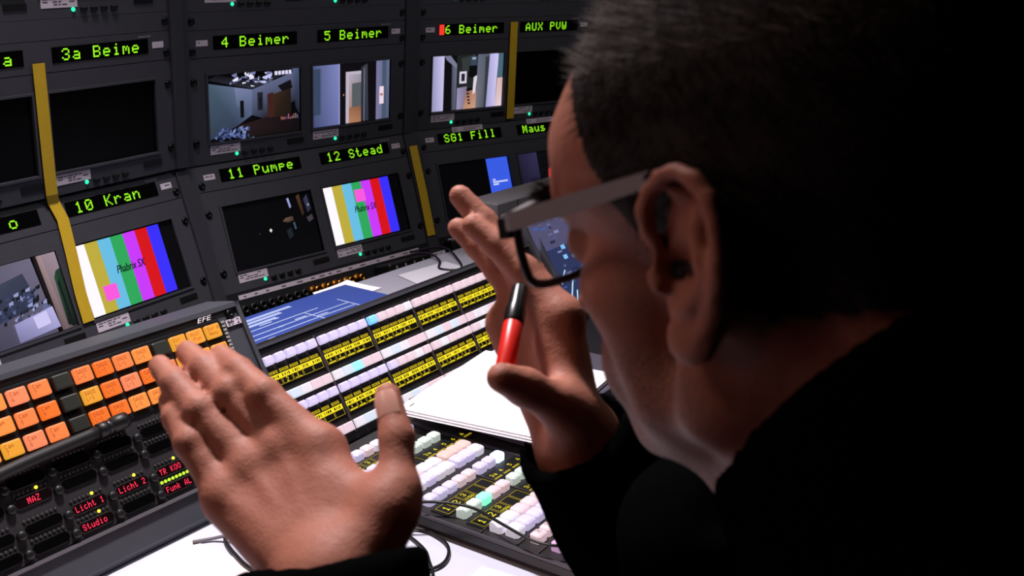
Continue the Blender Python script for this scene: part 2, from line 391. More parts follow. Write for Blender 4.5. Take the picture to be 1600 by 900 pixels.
def make_monitor(which, row, kinds, label):
    M=FR[which][0 if row!='lower' else 1].copy()
    if row=='top': M = M @ Matrix.Translation((0,.2505,0))
    t=thing('rack_monitor',label,'monitor',M @ Matrix.Translation((U/2,-.139,-.02)),'rack monitors of the monitor wall')
    dx,dy,dz=-U/2,.139,.02
    mb=MB()
    # plate with two screen openings
    xs=[-.0085,S1[0],S1[1],S2[0],S2[1],U+.0085]; ys=[-.139,SB,ST,.0373]
    for i in range(5):
        for j in range(3):
            if j==1 and i in (1,3): continue
            mb.box(xs[i]+dx,ys[j]+dy,dz-.004,xs[i+1]+dx,ys[j+1]+dy,dz)
    for (a,b) in (S1,S2):   # raised bezel lip
        e=.0035
        mb.box(a-e+dx,ST+dy,dz-.004,b+e+dx,ST+e+dy,dz+.0022); mb.box(a-e+dx,SB-e+dy,dz-.004,b+e+dx,SB+dy,dz+.0022)
        mb.box(a-e+dx,SB+dy,dz-.004,a+dx,ST+dy,dz+.0022); mb.box(b+dx,SB+dy,dz-.004,b+e+dx,ST+dy,dz+.0022)
    mb.build('face_plate',RACK,t)
    MB().box(dx+.004,-.135+dy,-.10,U-.004+dx,.033+dy,dz-.0045).build('housing',RACKD,t)
    for (a,b),k in zip((S1,S2),kinds):
        s=MB().quad(a+dx,SB+dy,b+dx,ST+dy,dz-.0035).build('screen',GLASSBLK,t)
        if k:
            kk,seed=k if isinstance(k,tuple) else (k,3)
            picture(kk,a+.0015,SB+.001,b-.0015,ST-.001,seed).build('picture',PIC,s).location=(dx,dy,dz-.0034)
        sticker((a+.0305)+dx-(0 if a<.1 else .0)+.0,-.117+dy,.060,.0155,dz,int(a*1000)+ord(which),t)
        put('status_lamp',LEDM,t,(a+.053+dx,-.128+dy,dz))
        for q in range(4): put('button',BTNM,t,(a+.0705+q*.0178+dx,-.1278+dy,dz))
        MB().box(-.018,-.0045,0,.018,.0045,.0012).build('card_slot',BLACK,t).location=(a+.18+dx if a>.1 else a+.18+dx,-.121+dy,dz)
    for x in (0,U):
        for y in (0,-.102): put('screw',SCREWM,t,(x+dx,y+dy,dz))
    return t

def make_tally(which,row,texts,label,seed,labels_on=(1,1),topstick=()):
    M=FR[which][0 if row=='upper' else 1]
    t=thing('tally_display',label,'display',M @ Matrix.Translation((U/2,.0385,-.01)),'green tally displays above the monitors')
    dx,dy,dz=-U/2,-.0385,.01
    MB().box(-.0085+dx,.0385+dy,dz-.006,U+.0085+dx,.0820+dy,dz).build('face_plate',RACK,t)
    MB().box(.002+dx,.041+dy,-.06,U-.002+dx,.080+dy,dz-.0065).build('housing',RACKD,t)
    for (x0,tx) in zip((.040,.258),texts):
        win=MB().box(x0+dx,.0505+dy,dz-.001,x0+.172+dx,.0725+dy,dz+.0008).build('display_window',GLASSBLK,t)
        if tx:
            q=0
            for wd in tx.replace('#',' ').split():
                q=tx.replace('#',' ').index(wd,q); MB().text(wd,x0-.002+dx+q*.0178,.0532+dy,.0178,.0168,dz+.0012).build('lettering',GREEN,win); q+=len(wd)
            mb=MB()
            if tx[0]=='#': mb.quad(x0+.001+dx,.0515+dy,x0+.013+dx,.0715+dy,dz+.0012,1)
            if mb.f: mb.build('tally_block',[GREEN,REDTALLY],win)
    for x in (.0185,.4495): sticker(x+dx,.062+dy,.022,.0095,dz,seed+int(x*100),t,name='number_sticker')
    mb=MB(); 
    for k in range(5): mb.quad(.412+k*.005+dx,.0745+dy,.4155+k*.005+dx,.0775+dy,dz+.0005)
    mb.build('maker_mark',mat('grey print',(120,118,124),.6),t)
    for x in topstick: sticker(x+dx,.0775+dy,.082,.0105,dz+.001,seed+5,t,name='number_strip')
    for x in (0,U): put('screw',SCREWM,t,(x+dx,.049+dy,dz))
    return t

NM={'A':'left','B':'middle','C':'right'}
make_monitor('A','upper',(None,None),'dark rack monitor pair with both screens off, left rack, under the 3a Beime display')
make_monitor('A','lower',('wardrobe',('bars',(.235,.73))),'rack monitor pair with colour bars beside a lilac wardrobe picture, under 10 Kran')
make_monitor('B','upper',('studio','door'),'rack monitor pair showing a blue studio set and an open doorway, under 4 Beimer')
make_monitor('B','lower',('dark',('bars',(.455,.245))),'rack monitor pair with a nearly black picture beside colour bars, under 11 Pumpe')
make_monitor('C','upper',('hall',None),'rack monitor pair with a hallway picture beside a dark screen, under the red tally mark')
make_monitor('C','lower',('caption','cartoon'),'rack monitor pair with a blue caption panel on black, under SG1 Fill')
make_monitor('A','top',(None,None),'lower edge of the monitor pair in the left rack, highest of that rack')
make_monitor('B','top',(None,None),'lower edge of the monitor pair in the middle rack, highest of that rack')
make_monitor('C','top',(None,None),'lower edge of the monitor pair in the right rack, highest of that rack')
make_tally('A','upper',('        a','#3a Beime'.replace('#',' ')),'green dot display strip reading 3a Beime, upper left rack',11)
make_tally('A','lower',('       o',' 10 Kran'),'green dot display strip reading 10 Kran, lower left rack',23)
make_tally('B','upper',(' 4 Beimer',' 5 Beimer'),'green dot display strip reading 4 Beimer and 5 Beimer',31)
make_tally('B','lower',(' 11 Pumpe',' 12 Stead'),'green dot display strip reading 11 Pumpe and 12 Stead',41)
make_tally('C','upper',('#6 Beimer',' AUX PVW'),'green dot display strip with a red block before 6 Beimer',51)
make_tally('C','lower',(' SG1 Fill',' Maus'),'green dot display strip reading SG1 Fill and Maus',61,topstick=(.121,.33))

# racks, blank strips, patch panels
for w_ in 'ABC':
    Mu,Ml=FR[w_]
    up=Matrix.Translation(Vector((Mu.translation.x,Mu.translation.y,0))) @ Matrix.Rotation(math.atan2(Mu[1][0],Mu[0][0]),4,'Z')
    t=thing('equipment_rack','dark grey equipment rack carrying the %s monitors of the wall'%NM[w_],'rack',up,'equipment racks of the monitor wall')
    inv=up.inverted()
    def bar(M,x0,x1,y0,y1,z0,z1,name,mb=None):
        own = mb is None; mb=mb or MB(); n0=len(mb.v); mb.box(x0,y0,z0,x1,y1,z1); T=inv@M
        for i in range(n0,len(mb.v)): mb.v[i]=tuple(T@Vector(mb.v[i]))
        return mb
    for x0,x1 in ((-.034,-.0085),(U+.0085,U+.034)):
        mb=bar(Mu,x0,x1,-.1385,.55,-.05,.004,'upright'); bar(Ml,x0,x1,-.34,.0825,-.05,.004,'upright',mb)
        mb.build('upright',mat('rack upright',(50,50,56),.5,noise=.1),t)
    mb=bar(Mu,-.03,U+.03,-.12,.55,-.30,-.12,'x'); bar(Ml,-.03,U+.03,-.34,.06,-.30,-.12,'x',mb)
    mb.build('cabinet_body',RACKD,t)
    o=MB().box(-.03,-.02,0,U+.03,.36,.66).build('base_cabinet',RACKD,t); o.location=(0,0,0)
    tb=thing('blank_panel','plain dark blank strip above the %s upper display strip'%NM[w_],'panel',Mu@Matrix.Translation((U/2,.0825,-.01)),'blank rack strips')
    MB().box(-U/2-.0085,.0003,.004,U/2+.0085,.0285,.01).build('face_plate',RACK,tb)
    for x in (-U/2,U/2): put('screw',SCREWM,tb,(x,.0145,.01))
    # connector strip under the lower monitors
    pp=thing('patch_panel','dark connector strip with a white label line under the %s rack monitors'%NM[w_],'panel',Ml@Matrix.Translation((U/2,-.20,-.01)),'connector strips under the monitors')
    mb=MB().box(-U/2-.0085,0,.004,U/2+.0085,.0605,.01); mb.build('face_plate',RACKD,pp)
    mb=MB().box(-.215,.0475,.01,.215,.0555,.0108,0); r=random.Random(ord(w_))
    x=-.205
    while x<.2:
        l=r.uniform(.004,.014); mb.quad(x,.0505,x+l,.0525,.0111,1); x+=l+r.uniform(.008,.03)
    mb.build('label_strip',[STICK,INK],pp)
    jm=MB().lathe([(.0075,0),(.0075,.006),(.006,.007),(.004,.007),(.004,.002)],n=14).mesh('jack',BLACK,True)
    for k in range(8): put('jack',jm,pp,(-.21+k*.0185,.030,.01)); 
    bm_=MB().lathe([(.009,0),(.009,.004),(.0062,.005),(.0062,.015),(.0075,.016),(.0075,.02),(.003,.02),(.003,.01)],n=16).mesh('bnc_connector',GOLD,True)
    if w_=='B':
        for k in range(5): put('bnc_connector',bm_,pp,(-U/2+.1725+k*.0262,.030,.01))
    rs=MB()
    for k in range(16): rs.box(-.21+k*.0125,.010,.01,-.203+k*.0125,.0145,.0125)
    rs.build('switch_row',mat('dull brass',(60,52,36),.4,metal=.7),pp)

# knob unit at the right end of the middle connector strip
Ml=FR['B'][1]
t=thing('headphone_amplifier','small black box with knobs under the right end of the middle rack','audio box',Ml@Matrix.Translation((.402,-.2,0)))
MB().rbox(0,.021,.0005,.156,.042,.045,.003,.002).build('case',BLACK,t)
km=MB().lathe([(.008,0),(.0075,.009),(.0065,.011),(.002,.0112)],n=16).mesh('knob',mat('dark knob',(34,32,30),.35),True)
for k in range(6): put('knob',km,t,(-.06+k*.0235,.017,.0455))
mb=MB()
for k in range(6): mb.box(-.0015-.06+k*.0235,.030,.0455,.0015-.06+k*.0235,.036,.0462)
mb.build('scale_marks',mat('pale print',(150,148,140),.6),t)
sticker(.055,.036,.034,.009,.0458,77,t,name='name_sticker')
# lamp unit under the right rack
Ml=FR['C'][1]
t=thing('signal_meter','small dark unit with yellow-green lamps under the right rack monitors','meter',Ml@Matrix.Translation((.055,-.19,.0005)))
MB().rbox(0,.022,0,.10,.042,.03,.003,.002).build('case',BLACK,t)
yg=mat('yellow green lamp',(60,70,10),.4,emit=(205,225,40),es=1.2)
lm=MB().lathe([(.0028,0),(.0028,.001),(.0016,.002),(.0004,.0023)],n=8).mesh('lamp',yg,True)
for i in range(4):
    for j in range(3):
        if (i+j)%2==0 or i==0: put('lamp',lm,t,(-.022+i*.009,.012+j*.009,.03))
# yellow tape
def strip(pts,wd,label,M0,grp='yellow tape strips on the monitor wall'):
    """pts: world centre points; lies just on the plates"""
    mb=MB(); n=len(pts); vs=[]
    for i,(p,x,nr) in enumerate(pts):
        for s in (-1,1):
            for h in (.0,.0004): vs.append(tuple(Vector(p)+x*s*wd/2+nr*h))
    fs=[]
    for i in range(n-1):
        a=i*4; b=a+4
        fs += [(a+1,a+3,b+3,b+1),(a,b,b+2,a+2),(a,a+1,b+1,b),(a+2,b+2,b+3,a+3)]
    fs += [(0,2,3,1),((n-1)*4,(n-1)*4+1,(n-1)*4+3,(n-1)*4+2)]
    o=mb.add(vs,fs).build('yellow_tape',TAPE); tag(o,label,'tape',grp); return o
def wp(M,x,y,z=.0035): return (M@Vector((x,y,z)), M.to_3x3()@Vector((1,0,0)), M.to_3x3()@Vector((0,0,1)))
strip([wp(FR['A'][0],.2328,.053),wp(FR['A'][0],.2335,-.02),wp(FR['A'][0],.2345,-.10),wp(FR['A'][0],.2355,-.135),wp(FR['A'][1],.240,.077),wp(FR['A'][1],.246,.05),wp(FR['A'][1],.242,0),wp(FR['A'][1],.236,-.06),wp(FR['A'][1],.2345,-.104)],.0195,'longest yellow tape strip, running down the left rack over both monitor rows',None)
strip([wp(FR['B'][1],.490,.056,.0062),wp(FR['B'][1],.4885,-.04,.0062),wp(FR['B'][1],.485,-.127,.0062)],.0215,'yellow tape strip on the upright to the right of the 12 Stead colour bars',None)
strip([wp(FR['C'][0],.238,.073),wp(FR['C'][0],.2395,-.03),wp(FR['C'][0],.2405,-.133)],.0200,'yellow tape strip between 6 Beimer and AUX in the right rack',None)
# ------------------------------------------------------------------ intercom panel (left)
def loc_of(M,p): return M.inverted()@Vector(p)
IC=frame(4.39,57.5,(-.5737,-.4684,.9402))
t=thing('intercom_panel','dark grey intercom panel with glowing orange keys and red name displays','intercom',IC@Matrix.Translation((.12,-.206,0)))
DX,DY=-.12,.206
PANEL=mat('panel grey paint',(66,67,74),.45,noise=.08,bump=.06,bscale=900)
PANELD=mat('panel dark inlay',(17,17,19),.4,noise=.1)
def prof(M,vt,vb,zdesk,depth,dy):
    """side profile (v,w) of a slanted panel housing standing on the desk"""
    iv=M.inverted(); base=M@Vector((0,vb,0)); top=M@Vector((0,vt,0))
    q1=iv@Vector((base.x,base.y+.004,zdesk)); q2=iv@Vector((top.x,top.y+depth,zdesk)); q3=iv@Vector((top.x,top.y+depth,top.z-.012)); q4=iv@Vector((top.x,top.y+.010,top.z-.001))
    return [(vt+dy,-.001),(vb+dy,-.001),(q1.y+dy,q1.z-.001),(q2.y+dy,q2.z-.001),(q3.y+dy,q3.z),(q4.y+dy,q4.z-.002)]
MB().prism(prof(IC,.0275,-.2035,.7505,.06,DY),-.128+DX,.334+DX).build('chassis',PANEL,t)
mb=MB()   # raised rim
mb.box(-.128+DX,.0215+DY,0,.3325+DX,.0275+DY,.0035); mb.box(.3275+DX,-.165+DY,0,.3335+DX,.0275+DY,.0035)
mb.build('rim',PANEL,t)
mb=MB().box(-.128+DX,-.172+DY,0,.333+DX,-.168+DY,.004); mb.build('lower_ridge',mat('bright edge',(120,116,122),.35,metal=.4),t)
MB().box(-.128+DX,-.0655+DY,.0,.2965+DX,.0125+DY,.0012).build('key_field',PANELD,t)
MB().box(-.128+DX,-.166+DY,.0,.297+DX,-.070+DY,.0010).build('display_field',mat('display field paint',(40,38,41),.5,noise=.1),t)
AMB=[]
for i,(c,e) in enumerate([((255,150,70),1.0),((255,132,72),1.0),((255,165,62),1.0),((255,140,100),1.0),((246,112,36),1.0),((240,168,52),.95)]):
    AMB.append(mat('orange key %s'%['plain','salmon','amber','pink','deep','yellow'][i],(120,60,20),.45,emit=c,es=e*.92))
KDARK=mat('unlit key',(46,47,42),.4)
LEG=mat('key print',(120,40,12),.6,emit=(150,58,12),es=.8)
keymesh=[MB().rbox(0,0,.0012,.0205,.0172,.0062,.0012,.0012,dish=0).mesh('key',M) for M in AMB+[KDARK]]
rk=random.Random(5)
for r in range(3):
    for c in range(-11,11):
        u=.0245+(c)*.0256; v=-r*.0252
        if u<-.115: continue
        dark = c==2 or (c==7 and r==0) 
        right = c>=8
        cam_ = c<=1
        k = 6 if dark else (rk.choice([0,1,2,3,4]) if cam_ else ((rk.choice([1,4,0,3,1]) if not right else rk.choice([2,5,2])) ))
        if (c,r)==(3,1): k=5
        if (c,r)==(-1,2): k=5
        if (c,r)==(0,2): k=3
        if (c,r)==(1,1): k=4
        o=put('key',keymesh[k],t,(u+DX,v+DY,0))
        if dark: continue
        mb=MB(); z=.0076
        if cam_: L=['Cam',str((c+5)%9+1 if r==0 else (c+7)%9+1)]
        elif right: L={8:['Dir','A'],9:['Wolf','-Fun'],10:[['Dir A','Menu'],['Dir B','Menu'],['Dir C','Menu']][r]}[c]
        else: L=['SAUS','L-1']
        for q,tx in enumerate(L):
            mb.text(tx,-.0085,.0012-q*.0062,.0034,.0048,z)
        mb.build('legend',LEG,o)
# name displays with lamp rows and little knobs
WIN=[]
RED=mat('red display dots',(60,5,10),.5,emit=(255,48,82),es=1.3)
YEL=mat('yellow lamp',(80,70,10),.4,emit=(250,235,70),es=1.5)
YGR=mat('lime lamp',(60,80,10),.4,emit=(190,235,50),es=1.3)
LOFF=mat('unlit lamp',(52,50,50),.4)
lamp=[MB().lathe([(.0019,0),(.0019,.0008),(.0012,.0017),(.0003,.002)],n=8).mesh('lamp',M) for M in (LOFF,YEL,YGR)]
kn=MB().lathe([(.0052,0),(.005,.005),(.0042,.006),(.0008,.0062)],n=14).mesh('knob',mat('soft black knob',(20,20,22),.4),True)
REDWIN=mat('lit red display glass',(14,3,5),.3)
TXT={(0,1):'  MAZ',(1,2):'Licht 1',(1,3):'Studio',(2,2):'Licht 2',(3,2):'TR KOO',(3,3):'Funk AL',(5,1):' nster'}
for c in range(-1,6):
    for r,v in enumerate((-.0862,-.1065,-.1352,-.1562)):
        u=c*.0529
        if u>.285: continue
        tx=TXT.get((c,r))
        win=MB().rbox(u+DX,v+DY,.001,.0415,.0125,.0022,.004,.0006).build('name_display',REDWIN if tx else GLASSBLK,t)
        if tx:
            mb=MB().text(tx,u+DX-.0165,v+DY-.0034,.0049,.0068,.0034); mb.build('lettering',RED,win)
        row=bpy.data.objects.new('lamp_row',None)
        bpy.data.objects.remove(row)
        mbo=MB(); vs=v+.0101
        for k in range(8):
            on = 2 if (c,r)==(3,3) else (1 if (tx and k==5 and c<4) else 0)
            x=u-.0175+k*.005+DX
            if on: put('lamp',lamp[on],t,(x,vs+DY,.001))
            else: mbo.lathe([(.0019,.001),(.0019,.0018),(.0012,.0027),(.0003,.003)],(x,vs+DY,0),n=6)
        if mbo.v: mbo.build('lamp_row',LOFF,t)
        put('knob',kn,t,(u-.0255+DX,v+DY-.002,.001))
# right edge: meter ladder, lamps, sticker, maker mark, screws
mb=MB()
for k in range(12): mb.box(.2985+DX-.0002*k,.006-k*.0050+DY,0,.3035+DX-.0002*k,.0090-k*.0050+DY,.0015)
mb.build('level_scale',mat('pale scale print',(150,146,140),.5),t)
for x,y in ((.2985,-.0545),(.3035,-.0545),(.3005,-.0605),(.305,-.0605)): put('lamp',lamp[2],t,(x+DX,y+DY,.001))
o=sticker(.3165+DX,.0035+DY,.0235,.0088,.0015,900,t,name='name_sticker')
mb=MB(); mb.text('BO 2',.307+DX,.0005+DY,.0047,.0062,.0025); mb.build('sticker_lettering',mat('black ink',(14,12,16),.6),t)
mb=MB(); put_text(mb,'EFE',.274+DX,.0173+DY,.0085,.0039,shear=.35,sx=1.7); mb.build('maker_mark',mat('white print',(235,228,235),.5,emit=(235,228,235),es=.0),t)
for x,y in ((.316,.0145),(.318,-.064),(.318,-.0755)): put('screw',SCREWM,t,(x+DX,y+DY,.0005))

# gooseneck microphone lying along the panel
t=thing('gooseneck_microphone','black gooseneck microphone lying across the intercom panel below the orange keys','microphone',IC@Matrix.Translation((.1,-.066,.0)))
def gp(u,v,w): return (u-.1,v+.066,w)
MB().tube([gp(-.118,-.080,.012),gp(-.06,-.074,.012),gp(.0,-.069,.0115),(.0-.012,.0,.011)],.0068,12).build('stem',RUBBER,t,True)
q=Vector(gp(.088,-.066,.011)); e=Vector(gp(.1255,-.064,.0125)); ax=(e-q)
MB().lathe([(.0062,0),(.0088,.001),(.0088,.012),(.0070,.013),(.0070,.017),(.0092,.018),(.0096,.030),(.0088,.0365),(.005,.038)],q,ax,18).build('capsule',BLACK,t,True)
MB().lathe([(.0076,0),(.0085,.001),(.0085,.004),(.0076,.005)],Vector(gp(.099,-.0654,.0114)),ax,18).build('collar_ring',mat('grey ring',(60,58,60),.3,metal=.6),t,True)

# ------------------------------------------------------------------ slanted switcher panel (middle)
P1=frame(5.84,55.5,(-.2307,-.4690,.8895))
t=thing('switcher_panel','slanted vision switcher panel with rows of lit white keys and yellow legend displays','switcher',P1@Matrix.Translation((.24,-.14,0)),'vision switcher panels')
DX,DY=-.24,.14
SWD=mat('switcher dark face',(28,25,26),.45,noise=.1,bump=.05,bscale=900)
MB().prism(prof(P1,.0225,-.1405,.7735,.035,DY),-.011+DX,.625+DX).build('housing',SWD,t)
mb=MB().box(-.011+DX,.0185+DY,0,.625+DX,.0225+DY,.003); mb.box(-.011+DX,-.1405+DY,0,-.0105+DX+.004,.0225+DY,.003); mb.build('rim',PANEL,t)
KW={}
def keycol(name,base,e,es): KW[name]=mat('lit %s key'%name,base,.4,emit=e,es=es)
keycol('white',(150,146,154),(242,234,244),.70); keycol('lilac',(140,132,162),(222,208,248),.76); keycol('pink',(152,132,140),(242,216,226),.68)
keycol('mint',(135,152,150),(206,232,230),.66); keycol('cool',(138,146,160),(222,232,244),.70); keycol('blue',(120,160,220),(92,178,255),1.05); keycol('aqua',(140,210,220),(120,226,238),.9)
k1={n:MB().rbox(0,0,.0005,.0140,.0122,.0085,.0016,.0018).mesh('key',M) for n,M in KW.items()}
k2={n:MB().rbox(0,0,.0005,.0172,.0128,.0060,.0008,.0012).mesh('key',M) for n,M in KW.items()}
YELL=mat('yellow legend glow',(90,80,5),.5,emit=(246,226,34),es=.95)
YELD=mat('yellow legend lines',(70,60,5),.5,emit=(206,180,30),es=.7)
LBLK=mat('legend black',(8,7,6),.4)
rk=random.Random(9)
rest=MB()
def legend_p1(mod,v0,v1):
    """yellow display strip: small black words above, outlined cells below"""
    x0=mod*.0990-.0085+DX; win=MB().box(x0,v1+DY,0,x0+.0935,v0+DY,.0012).build('legend_display',LBLK,t)
    mb=MB(); z=.0016; h=v0-v1; yb=v1+DY
    # yellow word band across the middle
    band0,band1=yb+.40*h,yb+.68*h
    mb.quad(x0+.001,band0,x0+.0925,band1,z,0)
    for k in range(5):
        a=x0+.0012+k*.0184
        for (p,q,r_,s_) in ((a,yb+.001,a+.0172,yb+.0016),(a,yb+.38*h,a+.0172,yb+.385*h+.0004),(a,yb+.001,a+.0006,yb+.39*h),(a+.0166,yb+.001,a+.0172,yb+.39*h)): mb.quad(p,q,r_,s_,z,1)
        # top row of small words
        x=a+.001
        while x<a+.015:
            l=rk.uniform(.0012,.003); mb.quad(x,yb+.74*h,x+l,yb+.92*h,z,1); x+=l+.0007
        if mod<3 or k<5:
            x=a+.002
            while x<a+.014:
                l=rk.uniform(.001,.0025); mb.quad(x,band0+.0015,x+l,band1-.0017,z+.0002,2); x+=l+rk.uniform(.001,.003)
        if mod==0 and k<3:
            mb.text(str(k+1),a+.006,yb+.0022,.0052,.0062 if k<2 else .0042,z,0) if k<2 else (mb.text('3',a+.0065,yb+.0042,.0036,.0042,z,0),mb.text('V8b',a+.003,yb+.0012,.0040,.0025,z,0))
        elif mod>0 and k<(4 if mod<4 else 5):
            mb.text('346512'[(k+mod)%6],a+.0062,yb+.0046,.0034,.0036,z,0)
            x=a+.0025
            while x<a+.0145: l=rk.uniform(.001,.0022); mb.quad(x,yb+.0018,x+l,yb+.0036,z,0); x+=l+.0005
        elif mod==2 or mod==3: pass
    mb.build('legend',[YELL,YELD,LBLK],win)
for mod in range(6):
    legend_p1(mod,-.0125,-.0360); legend_p1(mod,-.0815,-.1055)
    MB().box(mod*.0990-.0105-.0028+DX,-.131+DY,0,mod*.0990-.0105+.0012+DX,.0105+DY,.0022).build('divider',mat('divider strip',(58,52,54),.4),t)
    for r,v in enumerate((0,-.0515,-.0702,-.1222)):
        for k in range(5):
            if r in (0,2):
                n='lilac' if (mod<2 or (mod==2 and k<1)) else rk.choice(['pink','white','pink'])
                if (mod,r,k) in ((0,2,0),(2,0,0)): n='blue'
                o=(k1[n],)
            else:
                n=['white','cool','white','pink','pink'][k] if mod<3 else rk.choice(['white','cool','pink'])
                if (mod,r,k)==(1,1,2): n='aqua'
                if mod==0 and r==3: n=['white','white','cool','pink','pink'][k]
                o=(k2[n],)
            if mod<5: put('key',o[0],t,(mod*.0990+k*.0192+DX,v+DY,0))
            else: rest.rbox(mod*.0990+k*.0192+DX,v+DY,.0005,.0150,.013,.0085,.0016,.0018)
rest.build('key_block',KW['white'],t)['kind']='stuff'

# ------------------------------------------------------------------ flat switcher panel (right)
P2=frame(6.21,-4.0,(-.2052,-.7368,.7720))
t=thing('switcher_panel','flat vision switcher panel with rounded white keys lying on the white desk','switcher',P2@Matrix.Translation((.2,-.05,-.0125)),'vision switcher panels')
DX,DY,DZ=-.2,.05,.0125
mb=MB().rbox(.3335+DX,-.055+DY,-.0125+DZ,.725,.490,.0115,.003,.002); mb.build('housing',SWD,t)
mb=MB().box(-.029+DX,-.300+DY,-.002+DZ,-.0255+DX,.19+DY,.0015+DZ); mb.box(.1585+DX,-.04+DY,-.001+DZ,.1625+DX,.19+DY,.002+DZ); mb.build('rim',mat('grey rim',(78,74,80),.35,metal=.3),t)
KW2=dict(KW); 
KW2['salmon']=mat('salmon key',(190,156,150),.35,emit=(236,196,186),es=.52); KW2['orchid']=mat('orchid key',(188,146,190),.35,emit=(228,180,228),es=.5)
KW2['glow']=mat('glowing bluish key',(190,210,245),.35,emit=(206,226,255),es=1.5); KW2['green']=mat('glowing green key',(120,220,180),.35,emit=(130,246,196),es=1.1)
KW2['pw']=mat('pale key',(186,180,190),.3,emit=(232,224,238),es=.52); KW2['pl']=mat('pale lilac key',(176,170,198),.3,emit=(220,208,246),es=.52); KW2['pg']=mat('greenish pale key',(172,184,176),.3,emit=(216,228,220),es=.48)
KW2['pp']=mat('pale pink key',(190,168,174),.3,emit=(238,208,214),es=.52)
k3={n:MB().rbox(0,0,-.001+DZ,.0168,.0145,.0110,.0026,.0024,dish=.0003).mesh('key',M) for n,M in KW2.items()}
k4={n:MB().rbox(0,0,-.001+DZ,.0186,.0180,.0110,.0028,.0026,dish=.0003).mesh('key',M) for n,M in KW2.items()}
def K(u,v,n,big=0): return put('key',(k4 if big else k3)[n],t,(u+DX,v+DY,0))
us=[0,.019,.038,.057,.076]
for m0 in (0,.0995,.1990,.2985):
    for k,u in enumerate(us):
        if m0+u>.15 and m0+u<.455: continue
        n1=['pl','pl','pl','pp','pp'][k] if m0==0 else ['pl','pl','glow','pl','pl'][k]
        K(m0+u,0,n1)
        n2=['pg','pg','green','pp','pp'][k] if m0==0 else ['pg','pg','pw','pw','pw'][k]
        K(m0+u,-.0510,n2)
        K(m0+u,.104,['pw','pl','pw','pl','pw'][k] if m0==0 else 'pg')
        K(m0+u,.055,['pp','pp','pp','pw','pw'][k] if m0==0 else 'salmon',1)
        K(m0+u,.0345,['pl','pw','pl','pw','pw'][k] if m0==0 else ['pl','pl','pw','pl','pl'][k],1)
        K(m0+u,.150,['pl','pl','pl','pp','pw'][k])
for k in range(6):
    K(-.003+k*.0205,-.1025,'pw' if k<2 else 'pp',1); K(-.001+k*.0205,-.1230,['pw','pl','pl','pl','pp','pp'][k],1)
for k in range(2): K(.002+k*.019,-.152,'pp'); K(.0+k*.0205,-.181,'orchid'); K(.045+k*.02,-.181,'orchid')
for k in range(2): K(.0+k*.0205,-.232,'orchid')
for v,m0 in ((-.0255,0),(-.0255,.0995),(-.0770,0),(-.0770,.0995),(.0795,0),(.0795,.0995),(.1270,0),(-.2070,0),(-.2580,0)):
    win=MB().box(m0-.0145+DX,v-.0125+DY,-.0012+DZ,m0+.0835+DX if v>-.2 else m0+.03+DX,v+.0125+DY,.0002+DZ).build('legend_display',LBLK,t)
    mb=MB(); z=.0005+DZ
    for k in range(5 if v>-.2 else 2):
        a=m0-.0100+k*.0190+DX; y=v-.0105+DY; e=.0007
        cell=.0172; hh=.0205
        if m0==0:
            for (p,q,r_,s_) in ((a,y,a+cell,y+e),(a,y+hh-e,a+cell,y+hh),(a,y,a+e,y+hh),(a+cell-e,y,a+cell,y+hh)): mb.quad(p,q,r_,s_,z,1)
            if k<2: mb.text(str(k+1),a+.005,y+.0055,.0098,.0098,z,0)
            elif k==2: mb.text('3',a+.0055,y+.0105,.0075,.0072,z,0); mb.text('V8b',a+.0020,y+.0025,.0052,.0050,z,0)
        else:
            mb.text(['3a','4','5','6','A'][k],a+.004,y+.011,.0058,.0065,z,0)
            x=a+.001
            while x<a+cell-.002: l=rk.uniform(.0012,.0028); mb.quad(x,y+.004,x+l,y+.0075,z,1); x+=l+.0006
    mb.build('legend',[YELL,YELD],win)
mb=MB()
for (a,b,c_,d_) in ((-.024,.0135,.158,.0148),(-.024,-.0905,.30,-.0893),(.0868,-.09,.0882,.0135),(-.024,-.1395,.3,-.1383),(-.024,-.168,.3,-.167)): mb.box(a+DX,b+DY,-.001+DZ,c_+DX,d_+DY,.0008+DZ)
mb.build('groove_trim',mat('groove grey',(64,58,60),.4),t)
mb=MB(); mb.text('X',.0205-.0025+DX,-.152-.0035+DY,.0065,.007,.0112+DZ); mb.text('X',.002-.0025+DX,-.152-.0035+DY,.0065,.007,.0112+DZ); mb.build('key_mark',INK,t)
# ------------------------------------------------------------------ things on the desk
def flat_sheet(pts,z,th,name,M,label,cat,group=None,curl=0,n=10):
    """a sheet over four corner points, gently lifted at one corner"""
    p=[np.array(q,float) for q in pts]; vs=[];mb=MB()
    for s in (1,0):
        for j in range(n+1):
            for i in range(n+1):
                a,b=i/n,j/n; q=(1-b)*((1-a)*p[0]+a*p[1])+b*((1-a)*p[3]+a*p[2])
                vs.append((q[0],q[1],z+s*th+curl*(a*b)**3))
    N=(n+1)**2; fs=[]
    for j in range(n):
        for i in range(n):
            k=j*(n+1)+i; fs.append((k,k+1,k+n+2,k+n+1)); fs.append((N+k,N+k+n+1,N+k+n+2,N+k+1))
    edge=[i for i in range(n)]+[n+j*(n+1) for j in range(n)]+[(n+1)*n+n-i for i in range(n)]+[(n-j)*(n+1) for j in range(n)]
    for a,b in zip(edge,edge[1:]+edge[:1]): fs.append((a,N+a,N+b,b))
    o=mb.add(vs,fs).build(name,M)
    if label: tag(o,label,cat,group)
    return o
def rect(cx,cy,w,h,yaw):
    c,s=math.cos(R(yaw)),math.sin(R(yaw)); return [(cx+a*c-b*s,cy+a*s+b*c) for a,b in ((-w/2,-h/2),(w/2,-h/2),(w/2,h/2),(-w/2,h/2))]
